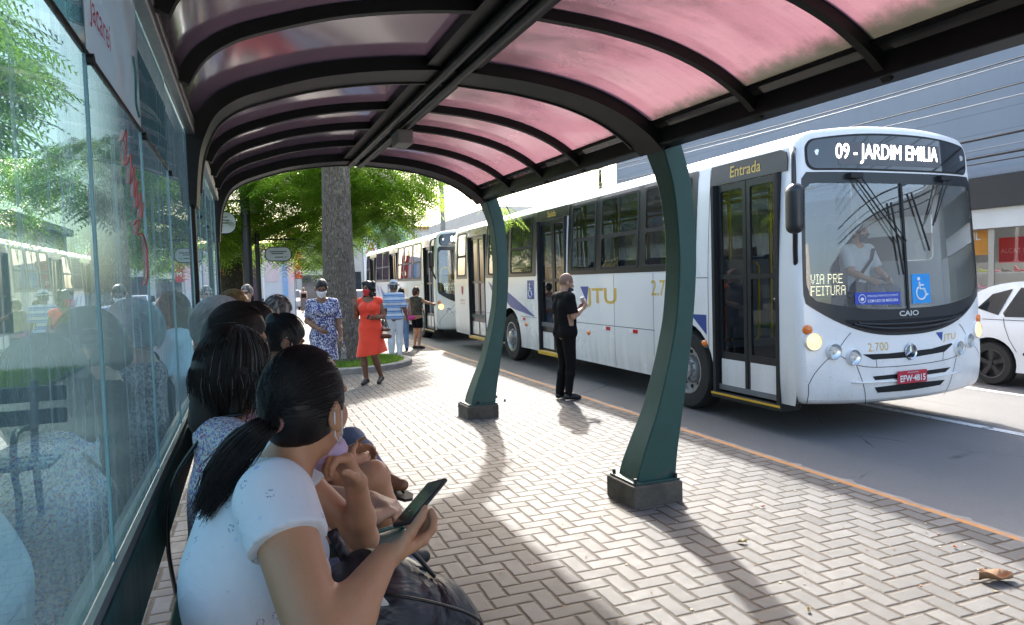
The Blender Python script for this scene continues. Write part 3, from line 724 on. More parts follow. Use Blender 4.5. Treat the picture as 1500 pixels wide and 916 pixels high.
# bench inside the shelter
BN=thing('bench','long dark green bench under the shelter along the glass wall','bench',(0.05,2.6,0))
for x0,x1 in((-.13,.0),(.015,.145),(.16,.30)): MB().box(x0,x1,.25,6.6,.515,.55).build('seat_plank',GREEN,BN,True,bevel=.006)
for z0,z1 in((.70,.80),): MB().box(-.205,-.175,.25,6.6,z0,z1).build('backrest_plank',GREEN,BN,True,bevel=.006)
for y in(.45,1.25,2.6,4.0,5.4,6.4):
    l=MB().box(-.20,.27,y-.025,y+.025,.465,.514).box(-.165,-.115,y-.03,y+.03,0,.466).box(.20,.25,y-.03,y+.03,0,.466).box(-.225,-.206,y-.025,y+.025,.464,.8); l.build('leg',BLACKGREEN,BN,True,bevel=.006)
# fallen leaves
LEAF_DRY=P('dry_leaf',(.36,.20,.10),.7,0,.3,40)
def leaf(name,label,x,y,rz,s,mat,curl,z=.006):
    m=MB(); rows=[]; c,sn=math.cos(rz),math.sin(rz)
    for i in range(9):
        u=i/8; w=.30*math.sin(math.pi*min(1,u*1.02))**.8*s
        row=[]
        for q in(-1,-.5,0,.5,1):
            X=(u-.5)*s; Yv=q*w; Z=z+curl*s*(abs(q)**1.6*.55+.35*math.sin(u*5+1)**2*abs(q)+.14*math.sin(u*7))
            row.append((x+X*c-Yv*sn,y+X*sn+Yv*c,max(Z,z)))
        rows.append(row)
    m.grid(rows); m.tube([(x-.5*s*c,y-.5*s*sn,z+.004),(x-.75*s*c,y-.75*s*sn,z+.004)],.003*s/.2,5)
    o=m.build(name,mat,smooth=180); o.modifiers.new('s','SOLIDIFY').thickness=.0012
    setp(o,label,'leaf'); return o
leaf('fallen_leaf','large curled brown dry leaf lying on the pavers near the kerb',3.42,2.38,-.35,.17,LEAF_DRY,.30)
rr_=np.random.RandomState(31); lit=MB()
for i in range(420):
    x=rr_.uniform(-.1,4.0); y=rr_.uniform(1.2,12) if i%2 else rr_.uniform(1.2,5); s=rr_.uniform(.004,.013); a=rr_.rand()*6.28; c_,n_=math.cos(a)*s,math.sin(a)*s; q=rr_.uniform(.4,.9)
    lit.add([(x-c_,y-n_,.003),(x+n_*q,y-c_*q,.006),(x+c_,y+n_,.004),(x-n_*q,y+c_*q,.007)],[(0,1,2,3)],0 if rr_.rand()<.7 else 1)
setp(lit.build('leaf_litter',[P('litter_brown',(.28,.14,.06),.8),P('litter_straw',(.5,.42,.25),.8)]),kind='stuff')
LEAF_ORANGE=P('orange_leaf',(.6,.16,.04),.7,0,.2)
for i,(x,y,s,lb) in enumerate(((3.15,3.75,.03,'tiny orange leaf on the sunlit pavers beyond the brown leaf'),(3.62,2.75,.03,'tiny red leaf on the shaded pavers beside the orange kerb'),(2.62,3.3,.05,'small pale yellow leaf on the pavers in front of the near column'),(2.35,2.5,.035,'small straw coloured leaf scrap on the shaded pavers nearest the viewer'))):
    leaf('fallen_leaf',lb,x,y,i*1.3,s,LEAF_ORANGE if i<2 else P('straw_leaf',(.45,.36,.18),.7) if i==2 else bpy.data.materials['straw_leaf'],.4)
# ------------------------------------------------------------------ bus
BW=P('bus_white_paint',(.83,.825,.81),.22,0,.06,2.5,.0,60,Coat_Weight=.6,Coat_Roughness=.05)
def dirtywhite():
    t=NT('bus_side_white'); n=t.noise(1.2,5); st=t.noise(1,5,.6,t.mapv((1,7,.7)))
    z=t.sep()[2]
    c=t.mix(n,(.79,.785,.77),(.85,.85,.835)); g=t.ma('MULTIPLY',t.ramp(z,1.05,.3),t.ramp(st,.35,.75,.06,.5)); c=t.mix(g,c,(.40,.37,.32)); c=t.mix(t.ma('MULTIPLY',t.ramp(t.noise(45,4,.7),.60,.70,0,.55),t.ramp(z,1.5,.4)),c,(.30,.27,.22))
    return t.end(t.pbsdf(c,t.ma('MULTIPLY_ADD',n,.12,.2),0,t.bump(t.noise(1.6,2),.08,.02),Coat_Weight=.5,Coat_Roughness=.06))
BSIDE=dirtywhite()
BBLK=P('bus_black_trim',(.016,.018,.021),.32,0,.25,6); RUB=P('black_rubber',(.012,.012,.013),.65,0,.3,20); TYRE=P('tyre_rubber',(.022,.021,.02),.8,0,.4,20,.4,90)
GOLD=P('gold_lettering',(.66,.44,.09),.4,0,.08); BLUE=P('deep_blue_vinyl',(.03,.075,.30),.35,0,.1); BLUE2=P('sticker_blue',(.03,.07,.42),.4,0,.05); CYAN=P('access_sign_blue',(.02,.30,.72),.4,0,.05); WHT=P('white_vinyl',(.80,.80,.80),.4,0,.04)
YEL=P('yellow_paint',(.70,.42,.03),.4,0,.15); YELP=P('yellow_handrail',(.78,.50,.02),.3,0,.08); RIM=P('silver_rim',(.42,.43,.44),.35,.7,.25,12); CHROME=P('chrome',(.62,.63,.64),.12,1.,.05); DARKV=P('dark_void',(.008,.008,.009),.8,0,.2)
INT=P('interior_grey',(.16,.165,.17),.7,0,.2); SEATB=P('seat_blue_fabric',(.03,.05,.13),.8,0,.3); SEATY=P('seat_yellow_plastic',(.62,.42,.05),.5,0,.2)
WGLS=glassmat('windscreen_glass',(.84,.88,.88),.05,(.5,.52,.53),.01,1.5,None,1.9); SGLS=glassmat('tinted_side_glass',(.30,.34,.34),.05,(.3,.3,.3),.015,1.5); DGLS=glassmat('door_glass',(.34,.36,.37),.05,(.25,.25,.24),.02,1.5,None,.7)
SIGNG=P('sign_glass_black',(.012,.013,.015),.06,0,.1,3,Coat_Weight=1.); LEDW=emis('led_white',(1.,1.,.95),2.5); LEDP=P('led_panel_grey',(.10,.10,.105),.4,0,.1); LEDC=emis('led_pale',(1.,.93,.60),.40)
ORL=P('orange_lens',(.85,.20,.01),.15,0,.1,30,Coat_Weight=.8); REDL=P('red_reflector',(.6,.02,.02),.2,0,.1); LAMPON=emis('headlamp_lit',(1.,.62,.25),.5); LAMPC=P('lamp_reflector',(.62,.64,.66),.12,.9,.15,40); LENS=glassmat('lamp_lens',(.93,.95,.95),.02,(.6,.6,.6),.03)
PLATE=P('plate_red',(.48,.02,.045),.4,0,.1)
CRN=3.15; ZC=2.84; XC=.95; ZT=3.09; HW=1.27; BL=12.45
def hw(z): return HW-.085*max(0,(z-1.5)/1.6)**1.5-(.02*((.6-z)/.3) if z<.6 else 0)
def xo(z):
    if z<=ZC: return hw(z)
    s=min(1,(z-ZC)/(ZT-ZC)); return XC+(hw(ZC)-XC)*math.sqrt(max(0,1-s*s))
def lean(z): return (.14*max(0,(z-1.12)/2.)**1.2 if z>1.12 else 0)+(.05*((.50-z)/.19)**2 if z<.50 else 0)-(.02*math.sin(min(1,max(0,(z-.4)/.6))*math.pi))
def yf(x,z): return .16*(abs(x)/HW)**3+lean(z)
def outline():
    h=[(x,.31+.05*(x/HW)**2) for x in np.linspace(0,1.19,10)]+[(1.235,.385)]
    h+=[(hw(z),z) for z in np.linspace(.45,ZC,26)]
    for a in np.linspace(9,90,10): h.append((XC+(hw(ZC)-XC)*math.cos(R(a)),ZC+(ZT-ZC)*math.sin(R(a))))
    h+=[(x,CRN-(CRN-ZT)*(x/XC)**2.2) for x in np.linspace(XC,0,10)[1:]]
    return h+[(-x,z) for x,z in h[-2:0:-1]]
OUT=outline()
def inset(poly,d):
    n=len(poly);o=[]
    for i in range(n):
        a=np.array(poly[i-1]);b=np.array(poly[(i+1)%n]); t=(b-a)/np.linalg.norm(b-a); nn=np.array((-t[1],t[0])); o.append(tuple(np.array(poly[i])+nn*d))
    return o
F3=lambda x,z,off=0.: (x,yf(x,z)-off,z)
Sd=lambda y,z,off=0.: (-xo(z)-off,y,z)
Sr=lambda y,z,off=0.: (xo(z)+off,y,z)
def pmesh(name,outline,holes,step,fn,mat,parent,thick=0.,smooth=30,off=0.):
    V,F=patch(outline,holes,step,lambda a,b,t:fn(a,b,off-t),thick); return nplink(name,V,F,mat,parent,smooth=smooth)
def strip(pts,w,fn,off,mat,name,parent):
    pts=resample(pts,.04,False); m=MB(); rows=[]
    for i,p in enumerate(pts):
        a=np.array(pts[min(i+1,len(pts)-1)])-np.array(pts[max(i-1,0)]); a=a/np.linalg.norm(a); n=np.array((-a[1],a[0]))*w/2
        rows.append([fn(p[0]+n[0],p[1]+n[1],off),fn(p[0]-n[0],p[1]-n[1],off)])
    m.grid(rows); return m.build(name,mat,parent)
def wheel(parent,c,sgn,mt_rim=RIM,r=.50,w=.28,nb=10):
    "axle along x; sgn -1 faces -x"
    cx,cy,cz=c; ax=(sgn,0,0)
    W=MB().lathe([(r*.58,-w*.5),(r*.9,-w*.5),(r*.985,-w*.36),(r,-w*.2),(r,w*.2),(r*.985,w*.36),(r*.92,w*.5),(r*.70,w*.52),(r*.58,w*.46)],c,ax,40).build('wheel',TYRE,parent,False,40)
    rr=r*.60
    m=MB().lathe([(rr,w*.44),(rr*1.02,w*.50),(rr*.95,w*.50),(rr*.90,w*.40),(rr*.86,w*.22),(rr*.60,w*.20),(rr*.52,w*.42),(rr*.42,w*.46),(rr*.40,w*.60),(rr*.2,w*.66),(0,w*.66)],c,ax,36)
    for i in range(nb):
        a=6.283*i/nb; m.cyl((cx+sgn*w*.44,cy+math.cos(a)*rr*.48,cz+math.sin(a)*rr*.48),(cx+sgn*w*.54,cy+math.cos(a)*rr*.48,cz+math.sin(a)*rr*.48),.014,None,6)
    m.build('rim',mt_rim,W,False,40)
    h=MB()
    for i in range(nb): 
        a=6.283*(i+.5)/nb; h.cyl((cx+sgn*w*.205,cy+math.cos(a)*rr*.73,cz+math.sin(a)*rr*.73),(cx+sgn*w*.235,cy+math.cos(a)*rr*.73,cz+math.sin(a)*rr*.73),rr*.085,None,10)
    h.build('rim_hole',DARKV,W); return W
DOORS=[(.44,1.54,.32,2.70),(5.57,6.82,.36,2.74),(9.92,11.2,.36,2.74)]
WINS=[(1.98,3.05),(3.20,4.32),(4.48,5.36),(7.10,8.26),(8.42,9.68),(11.45,12.2)]
WZ=(1.80,2.88); WHY=(2.13,8.36)
def make_bus(label):
    B=thing('bus',label,'bus')
    # ---- front
    fo=inset(OUT,.05)
    zb=lambda x:1.27+.13*(abs(x)/1.15)**2.6; zs=lambda x:1.0+.36*(abs(x)/1.2)**2.5
    wg=[(x,zb(x)) for x in np.linspace(-1.10,1.10,24)]+[(1.16,1.45),(1.185,1.56)]+[(hw(z)-.085,z) for z in np.linspace(1.65,2.50,8)]+[(1.08,2.555),(-1.08,2.555)]+[(-hw(z)+.085,z) for z in np.linspace(2.50,1.65,8)]+[(-1.185,1.56),(-1.16,1.45)]
    ws=[(x,zs(x)) for x in np.linspace(-1.2,1.2,28)]+[(hw(z)-.052,z) for z in np.linspace(1.45,2.60,10)]+[(1.12,2.665),(-1.12,2.665)]+[(-hw(z)+.052,z) for z in np.linspace(2.60,1.45,10)]
    V,F=patch(fo,[wg],.075,lambda a,b,t:F3(a,b))
    m=MB(); m.add(V,F)
    rings=[]
    for d,dy in((.05,0),(.03,.006),(.012,.022),(.003,.042),(0,.06)):
        o=inset(OUT,d) if d else OUT; rings.append([(x,yf(x,z)+dy,z) for x,z in o])
    m.grid(rings,closed=True)
    body=m.build('front_shell',BSIDE,B,False,35)
    pmesh('windscreen_surround',ws,[wg],.07,F3,BBLK,B,.004,35,.005)
    gl=[]
    for s in(-1,1):
        half=[p for p in wg if s*(p[0]-.0)>.03]
        k=sorted(half,key=lambda p:0)
        if s<0: poly=[p for p in wg if p[0]<-.02]; poly=poly; 
        else: poly=[p for p in wg if p[0]>.02]
        # close along the centre line
        lo=(s*.012,zb(0)); hi=(s*.012,2.555)
        left=[p for p in poly if p[1]<1.5 and abs(p[0])<1.12]
        if s>0:
            ring=[lo]+[p for p in wg if p[0]>.02]+[hi]
        else:
            i0=wg.index((-1.08,2.555)); seq=wg[i0:]+[p for p in wg[:24] if p[0]<-.02]; ring=[hi]+seq+[lo]
        pmesh('windscreen',ring,[],.11,F3,WGLS,B,0,180,-.004)
    MB().tube([F3(0,z,.004) for z in np.linspace(zb(0)-.01,2.56,10)],.016,6).build('windscreen_divider',RUB,B,False,60)
    # destination sign
    sg=rrect(-1.10,1.10,2.70,3.0,.09); sg=[(x,z-(.075*(abs(x)/1.1)**2.2 if z>2.85 else 0)+.045*(1 if z>2.85 else 0)) for x,z in resample(sg,.08)]
    so=[(x*1.018,2.852+(z-2.852)*1.12) for x,z in sg]
    pmesh('sign_surround',so,[],.09,F3,RUB,B,.003,35,.005)
    S=pmesh('destination_sign',sg,[],.09,F3,SIGNG,B,.004,35,.010)
    pmesh('led_panel',[(-.78,2.735),(.60,2.735),(.60,2.965),(-.78,2.965)],[],.1,F3,LEDP,S,0,35,.0125)
    mm=MB(); add_text(mm,'09 - JARDIM EMILIA',lambda a,b:F3(a-.12,2.85+b,.0155),w=1.36,h=.20,shear=.12,bold=0.); mm.build('led_text',LEDW,S)
    for x in(-1.0,1.0): MB().lathe([(0,.0),(.03,.0),(.032,-.004),(.032,-.02)],F3(x,2.86,.013),(0,-1,0),14).build('marker_lamp',LAMPC,S,False,40)
    # grille under the screen, slats
    gz=lambda x:zs(x)+.03
    gp=[(x,gz(x)) for x in np.linspace(-.80,.92,20)]+[(1.0,1.27),(.84,1.20)]+[(x,1.165+.02*x*x) for x in np.linspace(.70,-.60,10)]+[(-.80,1.19)]
    G=pmesh('upper_grille',gp,[],.08,F3,DARKV,B,0,35,.0105)
    for j,f in enumerate((.30,.62)): MB().tube([F3(x,gz(x)*(1-f)+1.17*f,.020) for x in np.linspace(-.72+.05*j,.80,18)],.011,6,flat=1.).build('grille_slat',BBLK,G,False,60)
    mm=MB(); add_text(mm,'CAIO',lambda a,b:F3(a,1.222+b,.0125),w=.27,h=.055,bold=.03); mm.build('badge',CHROME,B)
    # numbers and flags
    mm=MB(); add_text(mm,'2.700',lambda a,b:F3(a-.42,.90+b,.0015),w=.26,h=.085); mm.build('fleet_number',GOLD,B)
    mm=MB(); add_text(mm,'JTU',lambda a,b:F3(a+.60,.935+b+.02*a,.0015),w=.22,h=.085,shear=.15,bold=.01); mm.build('operator_lettering',GOLD,B)
    V,F=patch([(.39,1.0),(.50,1.0),(.475,.905),(.43,.95)],[],.05,lambda a,b,t:F3(a,b,.0015)); nplink('operator_flag',V,F,BLUE,B)
    # bumper slots
    for pts in([(-.62,.835),(-.50,.775),(-.1,.768),(.1,.768),(.5,.79),(.64,.86),(.62,.875),(.3,.835),(-.3,.825)],
               [(-.50,.605),(-.47,.565),(-.1,.56),(.52,.575),(.60,.62),(.1,.61)],[(-.47,.49),(-.42,.43),(0,.42),(.46,.44),(.52,.49),(0,.50)]):
        pmesh('bumper_slot',pts,[],.06,F3,DARKV,B,0,35,.003)
    for z0,amp in((.525,.0),): 
        MB().tube([F3(x,.535+.02*(x/.7)**2,.004) for x in np.linspace(-.75,.75,14)],.022,8,flat=.4).build('bumper_moulding',BW,B,False,180)
    E=MB().lathe([(.075,.0),(.085,.012),(.078,.02),(.066,.012),(.066,.004),(0,.004)],F3(0,.825,.0),(0,-1,0),32)
    for a in(90,210,330):
        c=Vector(F3(0,.825,.010)); E.tube([c,c+Vector((math.cos(R(a))*.072,0,math.sin(R(a))*.072))],[.014,.004],4)
    E.build('star_emblem',CHROME,B,False,40)
    # seams
    for pts in([(-1.2,.56),(-1.12,.70),(-.93,.845),(-.70,.735),(-.45,.695),(0,.685),(.45,.70),(.72,.74),(.97,.86),(1.18,.72)],[(-.70,.735),(-.62,.55),(-.53,.315)],[(.70,.735),(.64,.55),(.58,.315)],[(-1.2,.56),(-1.19,.34)],[(-.93,.86),(-.80,1.0),(-.74,1.06)],[(.95,.87),(.86,1.0),(.78,1.07)],[(-.45,.695),(-.46,.79)],[(.47,.70),(.49,.80)]):
        strip([tuple(p) for p in spline(pts,24)],.007,F3,.0016,RUB,'panel_gap',B)
    # lamps
    for s in(-1,1):
        for (x,z,r,on) in((1.145,.985,.080,True),(.945,.880,.072,False),(.735,.812,.072,False)):
            x*=s; c=Vector(F3(x,z,0)); nx=.16*3*abs(x)**2/HW**3*s; ax=Vector((nx*.65,-1,.06)).normalized(); c=c+ax*.016
            H=MB().lathe([(r*1.16,-.05),(r*1.16,.004),(r*1.06,.016),(r,.010),(r*.98,-.012)],c,ax,28).build('headlight',BW,B,False,40)
            MB().lathe([(r,.008),(r*.8,.0),(r*.4,-.004),(0,-.005)],c,ax,24).build('reflector',LAMPC if not on else LAMPON,H,False,180)
            MB().lathe([(r,.012),(r*.7,.026),(0,.034)],c,ax,24).build('lens',LENS,H,False,180)
        c=Vector(F3(1.195*s,1.105,0)); ax=Vector((.5*s,-1,0)).normalized()
        MB().lathe([(.05,-.03),(.048,.008),(.035,.022),(0,.028)],c,ax,18).build('indicator',ORL,B,False,60)
    # plate
    pz=.57; PL=pmesh('number_plate',rrect(-.205,.205,pz-.065,pz+.065,.012,3),[],.2,lambda a,b,o:(a,yf(0,pz)-.03-o,b),PLATE,B,.004,30,0)
    mm=MB(); add_text(mm,'EFW·4815',lambda a,b:(a,yf(0,pz)-.0365,pz-.012+b),w=.35,h=.068,bold=.02); add_text(mm,'SP-JACAREI',lambda a,b:(a,yf(0,pz)-.0365,pz+.046+b),w=.15,h=.016); mm.build('plate_lettering',WHT,PL)
    # stickers behind the screen
    K=pmesh('notice_sticker',[(-.68,1.335),(-.10,1.315),(-.10,1.445),(-.68,1.455)],[],.1,F3,BLUE2,B,0,35,.002)
    mm=MB(); add_text(mm,'EMBARQUE PERMITIDO SOMENTE',lambda a,b:F3(a-.33,1.412+b,.0035),w=.40,h=.024); add_text(mm,'COM USO DE MÁSCARA',lambda a,b:F3(a-.33,1.368+b,.0035),w=.40,h=.036,bold=.015)
    mm.tube([F3(-.595+.042*math.cos(a),1.39+.042*math.sin(a),.004) for a in np.linspace(0,6.28,20)[:-1]],.004,4,closed=True); mm.ell(F3(-.595,1.385,.003),(.024,.004,.018)); mm.build('notice_lettering',WHT,K)
    K=pmesh('access_sign',[(.07,1.315),(.33,1.315),(.33,1.62),(.07,1.62)],[],.1,F3,CYAN,B,0,35,.002)
    def chair(mb,cx,cz,s,fn,fl=1):
        f=lambda a,b:fn(cx+a*s*fl,cz+b*s)
        mb.ell(f(-.12,.40),(.075*s,.003,.075*s) if fn is F3i else (.003,.075*s,.075*s))
        mb.tube([f(-.12,.28),(f(-.10,.0)),f(.14,0.0),f(.24,-.26),f(.33,-.22)],.042*s,5); mb.tube([f(-.11,.15),f(.12,.15)],.036*s,5)
        mb.tube([f(-.03+.26*math.cos(a),-.16+.26*math.sin(a)) for a in np.linspace(R(120),R(345),16)],.036*s,5)
    F3i=lambda a,b:F3(a,b,.0045); Sdi=lambda a,b:Sd(a,b,.009)
    mm=MB(); chair(mm,.20,1.465,.26,F3i); mm.build('access_symbol',WHT,K)
    # LED route panel inside
    K=MB().box(-1.02,-.50,.30,.33,1.40,1.66).build('route_panel',BBLK,B)
    mm=MB()
    # dot-matrix letters
    FONT={'V':'10001 10001 10001 10001 01010 01010 00100','I':'111 010 010 010 010 010 111','A':'01110 10001 10001 11111 10001 10001 10001','P':'11110 10001 10001 11110 10000 10000 10000','R':'11110 10001 10001 11110 10100 10010 10001','E':'11111 10000 10000 11110 10000 10000 11111','F':'11111 10000 10000 11110 10000 10000 10000','T':'11111 00100 00100 00100 00100 00100 00100','U':'10001 10001 10001 10001 10001 10001 01110',' ':'00 00 00 00 00 00 00'}
    for txt,z0 in(('VIA PRE',1.645),('FEITURA',1.525)):
        cx=-.99
        for ch in txt:
            rows=FONT[ch].split()
            for j,rw in enumerate(rows):
                for i,b in enumerate(rw):
                    if b=='1': mm.box(cx+i*.0118,cx+i*.0118+.0065,.294,.2985,z0-j*.0145-.0075,z0-j*.0145)
            cx+=(len(rows[0])+1)*.0118
    mm.build('led_text',LEDC,K)
    # wipers
    for (a,b,c0,c1,mi) in(((-.64,2.62),(-.06,1.93),(-.17,2.36),(-.06,1.62),0),((.60,2.62),(.36,2.12),(.12,2.46),(.33,1.86),0)):
        W=MB().tube([F3(*a,.03),F3(*a,.05),F3(*b,.055)],.0085,6).tube([F3(a[0]+.07,a[1],.05),F3(b[0]+.03,b[1]+.03,.055)],.006,6); W.box(*sum([[F3(*a)[0]-.05,F3(*a)[0]+.11],[F3(*a,.06)[1],F3(*a,0)[1]],[a[1]-.02,a[1]+.03]],[])); W=W.build('wiper_arm',RUB,B,False,60)
        MB().tube([F3(c0[0]+(c1[0]-c0[0])*t,c0[1]+(c1[1]-c0[1])*t,.022) for t in np.linspace(0,1,9)],.0105,6,flat=1.).build('wiper_blade',RUB,W,False,60)
    # ---- kerb side
    ys_=lambda z:yf(xo(z),z)+.058
    def lower(side):
        pts=[]
        yy=[]
        p=[(ys_(.40),.40)]
        p=[(ys_(z),z) for z in np.linspace(2.93,.40,22)]
        bot=[]
        for w in WHY:
            a0=math.asin((.33-.50)/.60)
            bot.append((w-.60*math.cos(a0),.33))
            for a in np.linspace(math.pi-a0,a0,22): bot.append((w+.60*math.cos(a),.50+.60*math.sin(a)))
        p+=[(ys_(.40)+.02,.33)]+bot+[(BL,.36),(BL,2.93)]
        return p
    lo=lower(-1)
    wh=[rrect(a-.03,b+.03,WZ[0]-.03,WZ[1]+.03,.06,3) for a,b in WINS]
    dh=[[(a,c),(b,c),(b,d),(a,d)] for a,b,c,d in DOORS]
    # door openings cut through the bottom edge: keep a sill strip
    pmesh('kerb_side_panel',lo,wh+dh,.16,Sd,BSIDE,B,0,30)
    ro=[(BL,.36),(BL,2.93)]+[(ys_(z),z) for z in np.linspace(2.93,.36,12)]
    pmesh('offside_panel',ro[::-1],[rrect(a-.03,b+.03,WZ[0]-.03,WZ[1]+.03,.06,3) for a,b in((.75,1.75),(1.9,3.05),(3.2,4.35),(4.5,5.6),(5.75,6.9),(7.1,8.26),(8.42,9.68),(9.9,11.1),(11.3,12.1))],.2,Sr,BSIDE,B,0,30)
    for a,b in((.75,1.75),(1.9,3.05),(3.2,4.35),(4.5,5.6),(5.75,6.9),(7.1,8.26),(8.42,9.68),(9.9,11.1),(11.3,12.1)):
        pmesh('window',rrect(a-.02,b+.02,WZ[0]-.02,WZ[1]+.02,.06,3),[],.4,Sr,SGLS,B,0,30,-.01)
    # black band round the windows
    for y0,y1 in((1.86,5.50),(6.90,9.86),(11.32,12.28)):
        hs=[rrect(a,b,WZ[0],WZ[1],.06,4) for a,b in WINS if a>y0 and b<y1]
        pmesh('window_band',rrect(y0,y1,1.735,2.955 if False else 2.93,.04,3),hs,.2,Sd,BBLK,B,.003,30,.006)
    for a,b in WINS:
        fr_=pmesh('window',rrect(a,b,WZ[0],WZ[1],.06,4),[rrect(a+.035,b-.035,WZ[0]+.035,2.27,.05,4),rrect(a+.035,b-.035,2.325,WZ[1]-.035,.05,4)],.15,Sd,RUB,B,.012,30,.012)
        for z0,z1 in((WZ[0]+.03,2.275),(2.32,WZ[1]-.03)):
            pmesh('pane',rrect(a+.03,b-.03,z0,z1,.05,3),[],.3,Sd,SGLS,fr_,0,30,.002)
            if b-a>.9 and z0>2.3: MB().box(-xo(2.5)-.004,-xo(2.5)+.006,(a+b)/2-.014,(a+b)/2+.014,z0+.005,z1-.005).build('slider_bar',RUB,fr_)
    # doors
    for k,(a,b,c,d) in enumerate(DOORS):
        # jambs and header
        pmesh('door_header',rrect(a-.10,b+.05,d-.0,2.93,[.02,.02 if k else .09,.02,.02],4) if k else [(a-.09,d),(b+.06,d),(b+.06,2.925),(a+.02,2.925),(a-.06,2.89),(a-.09,2.82)],[],.15,Sd,BBLK,B,.01,30,.016)
        mm=MB(); txt='Entrada' if k==0 else 'Saída'
        add_text(mm,txt,lambda u,v:Sd((a+b)/2+.0-u,(d+2.93)/2+v,.0185),h=.125 if k==0 else .105,w=.50 if k==0 else .36,bold=.008); mm.build('door_lettering',GOLD,B)
        j=MB(); x=-hw(1.2)
        for y in(a,b-.05): j.box(x-.008,x+.09,y,y+.05,c-.04,d-.002)
        j.build('door_jamb',RUB,B,bevel=.004)
        stp=MB().box(x-.02,x+.25,a-.02,b+.02,c-.075,c-.008).build('door_step',RUB if k==0 else YEL,B,bevel=.008); MB().box(x-.026,x-.0205,a-.02,b+.02,c-.035,c-.012).build('step_edge',YEL,stp)
        mid=(a+b)/2
        for y0,y1 in((a+.055,mid-.006),(mid+.006,b-.055)):
            xx=x+.05; o=lambda u,v,t:(xx+t,u,v)
            L=pmesh('door_leaf',[(y0,c+.02),(y1,c+.02),(y1,d-.01),(y0,d-.01)],[rrect(y0+.055,y1-.055,.78 if k==0 else .80,1.62,.02,2),rrect(y0+.055,y1-.055,1.67,d-.08,.03,2)],.5,lambda u,v,t:(xx-t,u,v),BBLK,B,.03,30)
            pmesh('door_kick_panel',[(y0+.04,c+.04),(y1-.04,c+.04),(y1-.04,.70),(y0+.04,.70)],[],.5,lambda u,v,t:(xx-.004-t,u,v),BSIDE,L)
            pmesh('door_glass',[(y0+.05,.74),(y1-.05,.74),(y1-.05,d-.07),(y0+.05,d-.07)],[],.5,lambda u,v,t:(xx+.015-t,u,v),DGLS,L)
            hs=y1-.075 if y1<mid else y0+.075
            MB().tube([(xx+.05,hs,.95),(xx+.09,hs,1.0),(xx+.09,hs,1.75),(xx+.05,hs,1.8)],.015,8).build('grab_rail',YELP,L,False,60)
    # livery
    mm=MB(); add_text(mm,'JTU',lambda u,v:Sd(4.32-u,1.36+v,.0015),w=1.0,h=.31,bold=.02); mm.build('operator_lettering',GOLD,B)
    V,F=patch([(5.02,1.54),(4.72,1.54),(4.80,1.30),(4.88,1.38)],[],.2,lambda u,v,t:Sd(u,v,.0015)); nplink('operator_flag',V,F,BLUE,B)
    mm=MB(); add_text(mm,'2.700',lambda u,v:Sd(2.56-u,1.52+v,.0015),w=.62,h=.21,bold=.01); mm.build('fleet_number',GOLD,B)
    sw=[tuple(p) for p in spline([(8.95,1.62),(8.65,1.50),(8.1,1.33),(7.55,1.16),(7.0,.98)],18)]+[tuple(p) for p in spline([(7.05,.965),(7.5,1.02),(8.0,1.07),(8.3,1.12)],10)]+[tuple(p) for p in spline([(8.3,1.12),(8.55,1.25),(8.8,1.42),(8.95,1.62)],8)][1:-1]
    V,F=patch(sw,[],.2,lambda u,v,t:Sd(u,v,.0015)); nplink('blue_swoosh',V,F,BLUE,B)
    V,F=patch([(9.7,1.66),(9.25,1.52),(9.02,1.12),(9.3,1.3)],[],.2,lambda u,v,t:Sd(u,v,.0015)); nplink('blue_swoosh',V,F,BLUE,B)
    V,F=patch([(1.98,1.20),(1.66,1.20),(1.66,.96)],[],.2,lambda u,v,t:Sd(u,v,.0015)); nplink('blue_flash',V,F,BLUE,B)
    K=pmesh('access_sign',[(7.0,1.30),(7.34,1.30),(7.34,1.66),(7.0,1.66)],[],.3,Sd,BLUE,B,.002,30,.004)
    mm=MB(); chair(mm,7.17,1.46,.30,Sdi,-1); mm.build('access_symbol',WHT,K)
    mm=MB(); add_text(mm,'PREFEITURA',lambda u,v:Sd(11.75-u,1.20+v,.0015),w=.42,h=.05); add_text(mm,'DE JACAREÍ',lambda u,v:Sd(11.75-u,1.12+v,.0015),w=.42,h=.05); mm.build('crest_lettering',REDTXT,B)
    V,F=patch([(11.66,1.55),(11.84,1.55),(11.84,1.40),(11.75,1.32),(11.66,1.40)],[],.2,lambda u,v,t:Sd(u,v,.0015)); nplink('crest',V,F,REDTXT,B)
    for y in(3.35,4.15,5.45,7.6,9.8,2.9): 
        if y in(3.35,4.15,7.6): MB().box(-hw(.9)-.008,-hw(.9)+.004,y-.11,y+.01,.88,.93).build('reflector',REDL,B); MB().box(-hw(.9)-.0078,-hw(.9)+.004,y+.012,y+.11,.88,.93).build('reflector',WHT,B)
    for y in(1.70,4.75,7.45): MB().ell(Sd(y,.80 if y>2 else .86,.0),(.03,.055,.04)).build('side_marker',ORL,B,False,180)
    for pts in([(2.8,.95),(5.5,.95)],[(3.9,1.72),(3.9,.36)],[(2.82,1.72),(2.82,.6)],[(6.9,.95),(7.75,.95)],[(9.0,.95),(9.85,.95)],[(1.62,2.9),(1.62,.4)],[(1.62,1.64),(1.85,1.64)]):
        strip([tuple(p) for p in pts],.008,Sd,.0016,RUB,'panel_gap',B)
    # roof
    i=[k for k,p in enumerate(OUT) if p[1]>=2.92]; top=[OUT[k] for k in i]
    rr=[(-xo(z),z) for x,z in ((0,2.925),)]
    top=sorted(top,key=lambda p:-p[0]); top=[(xo(2.925),2.925)]+top+[(-xo(2.925),2.925)]
    m=MB(); m.grid([[(x,yf(x,z)+.06,z) for x,z in top]]+[[(x,y,z) for x,z in top] for y in np.linspace(.55,BL,9)]); m.build('roof',BW,B,False,40)
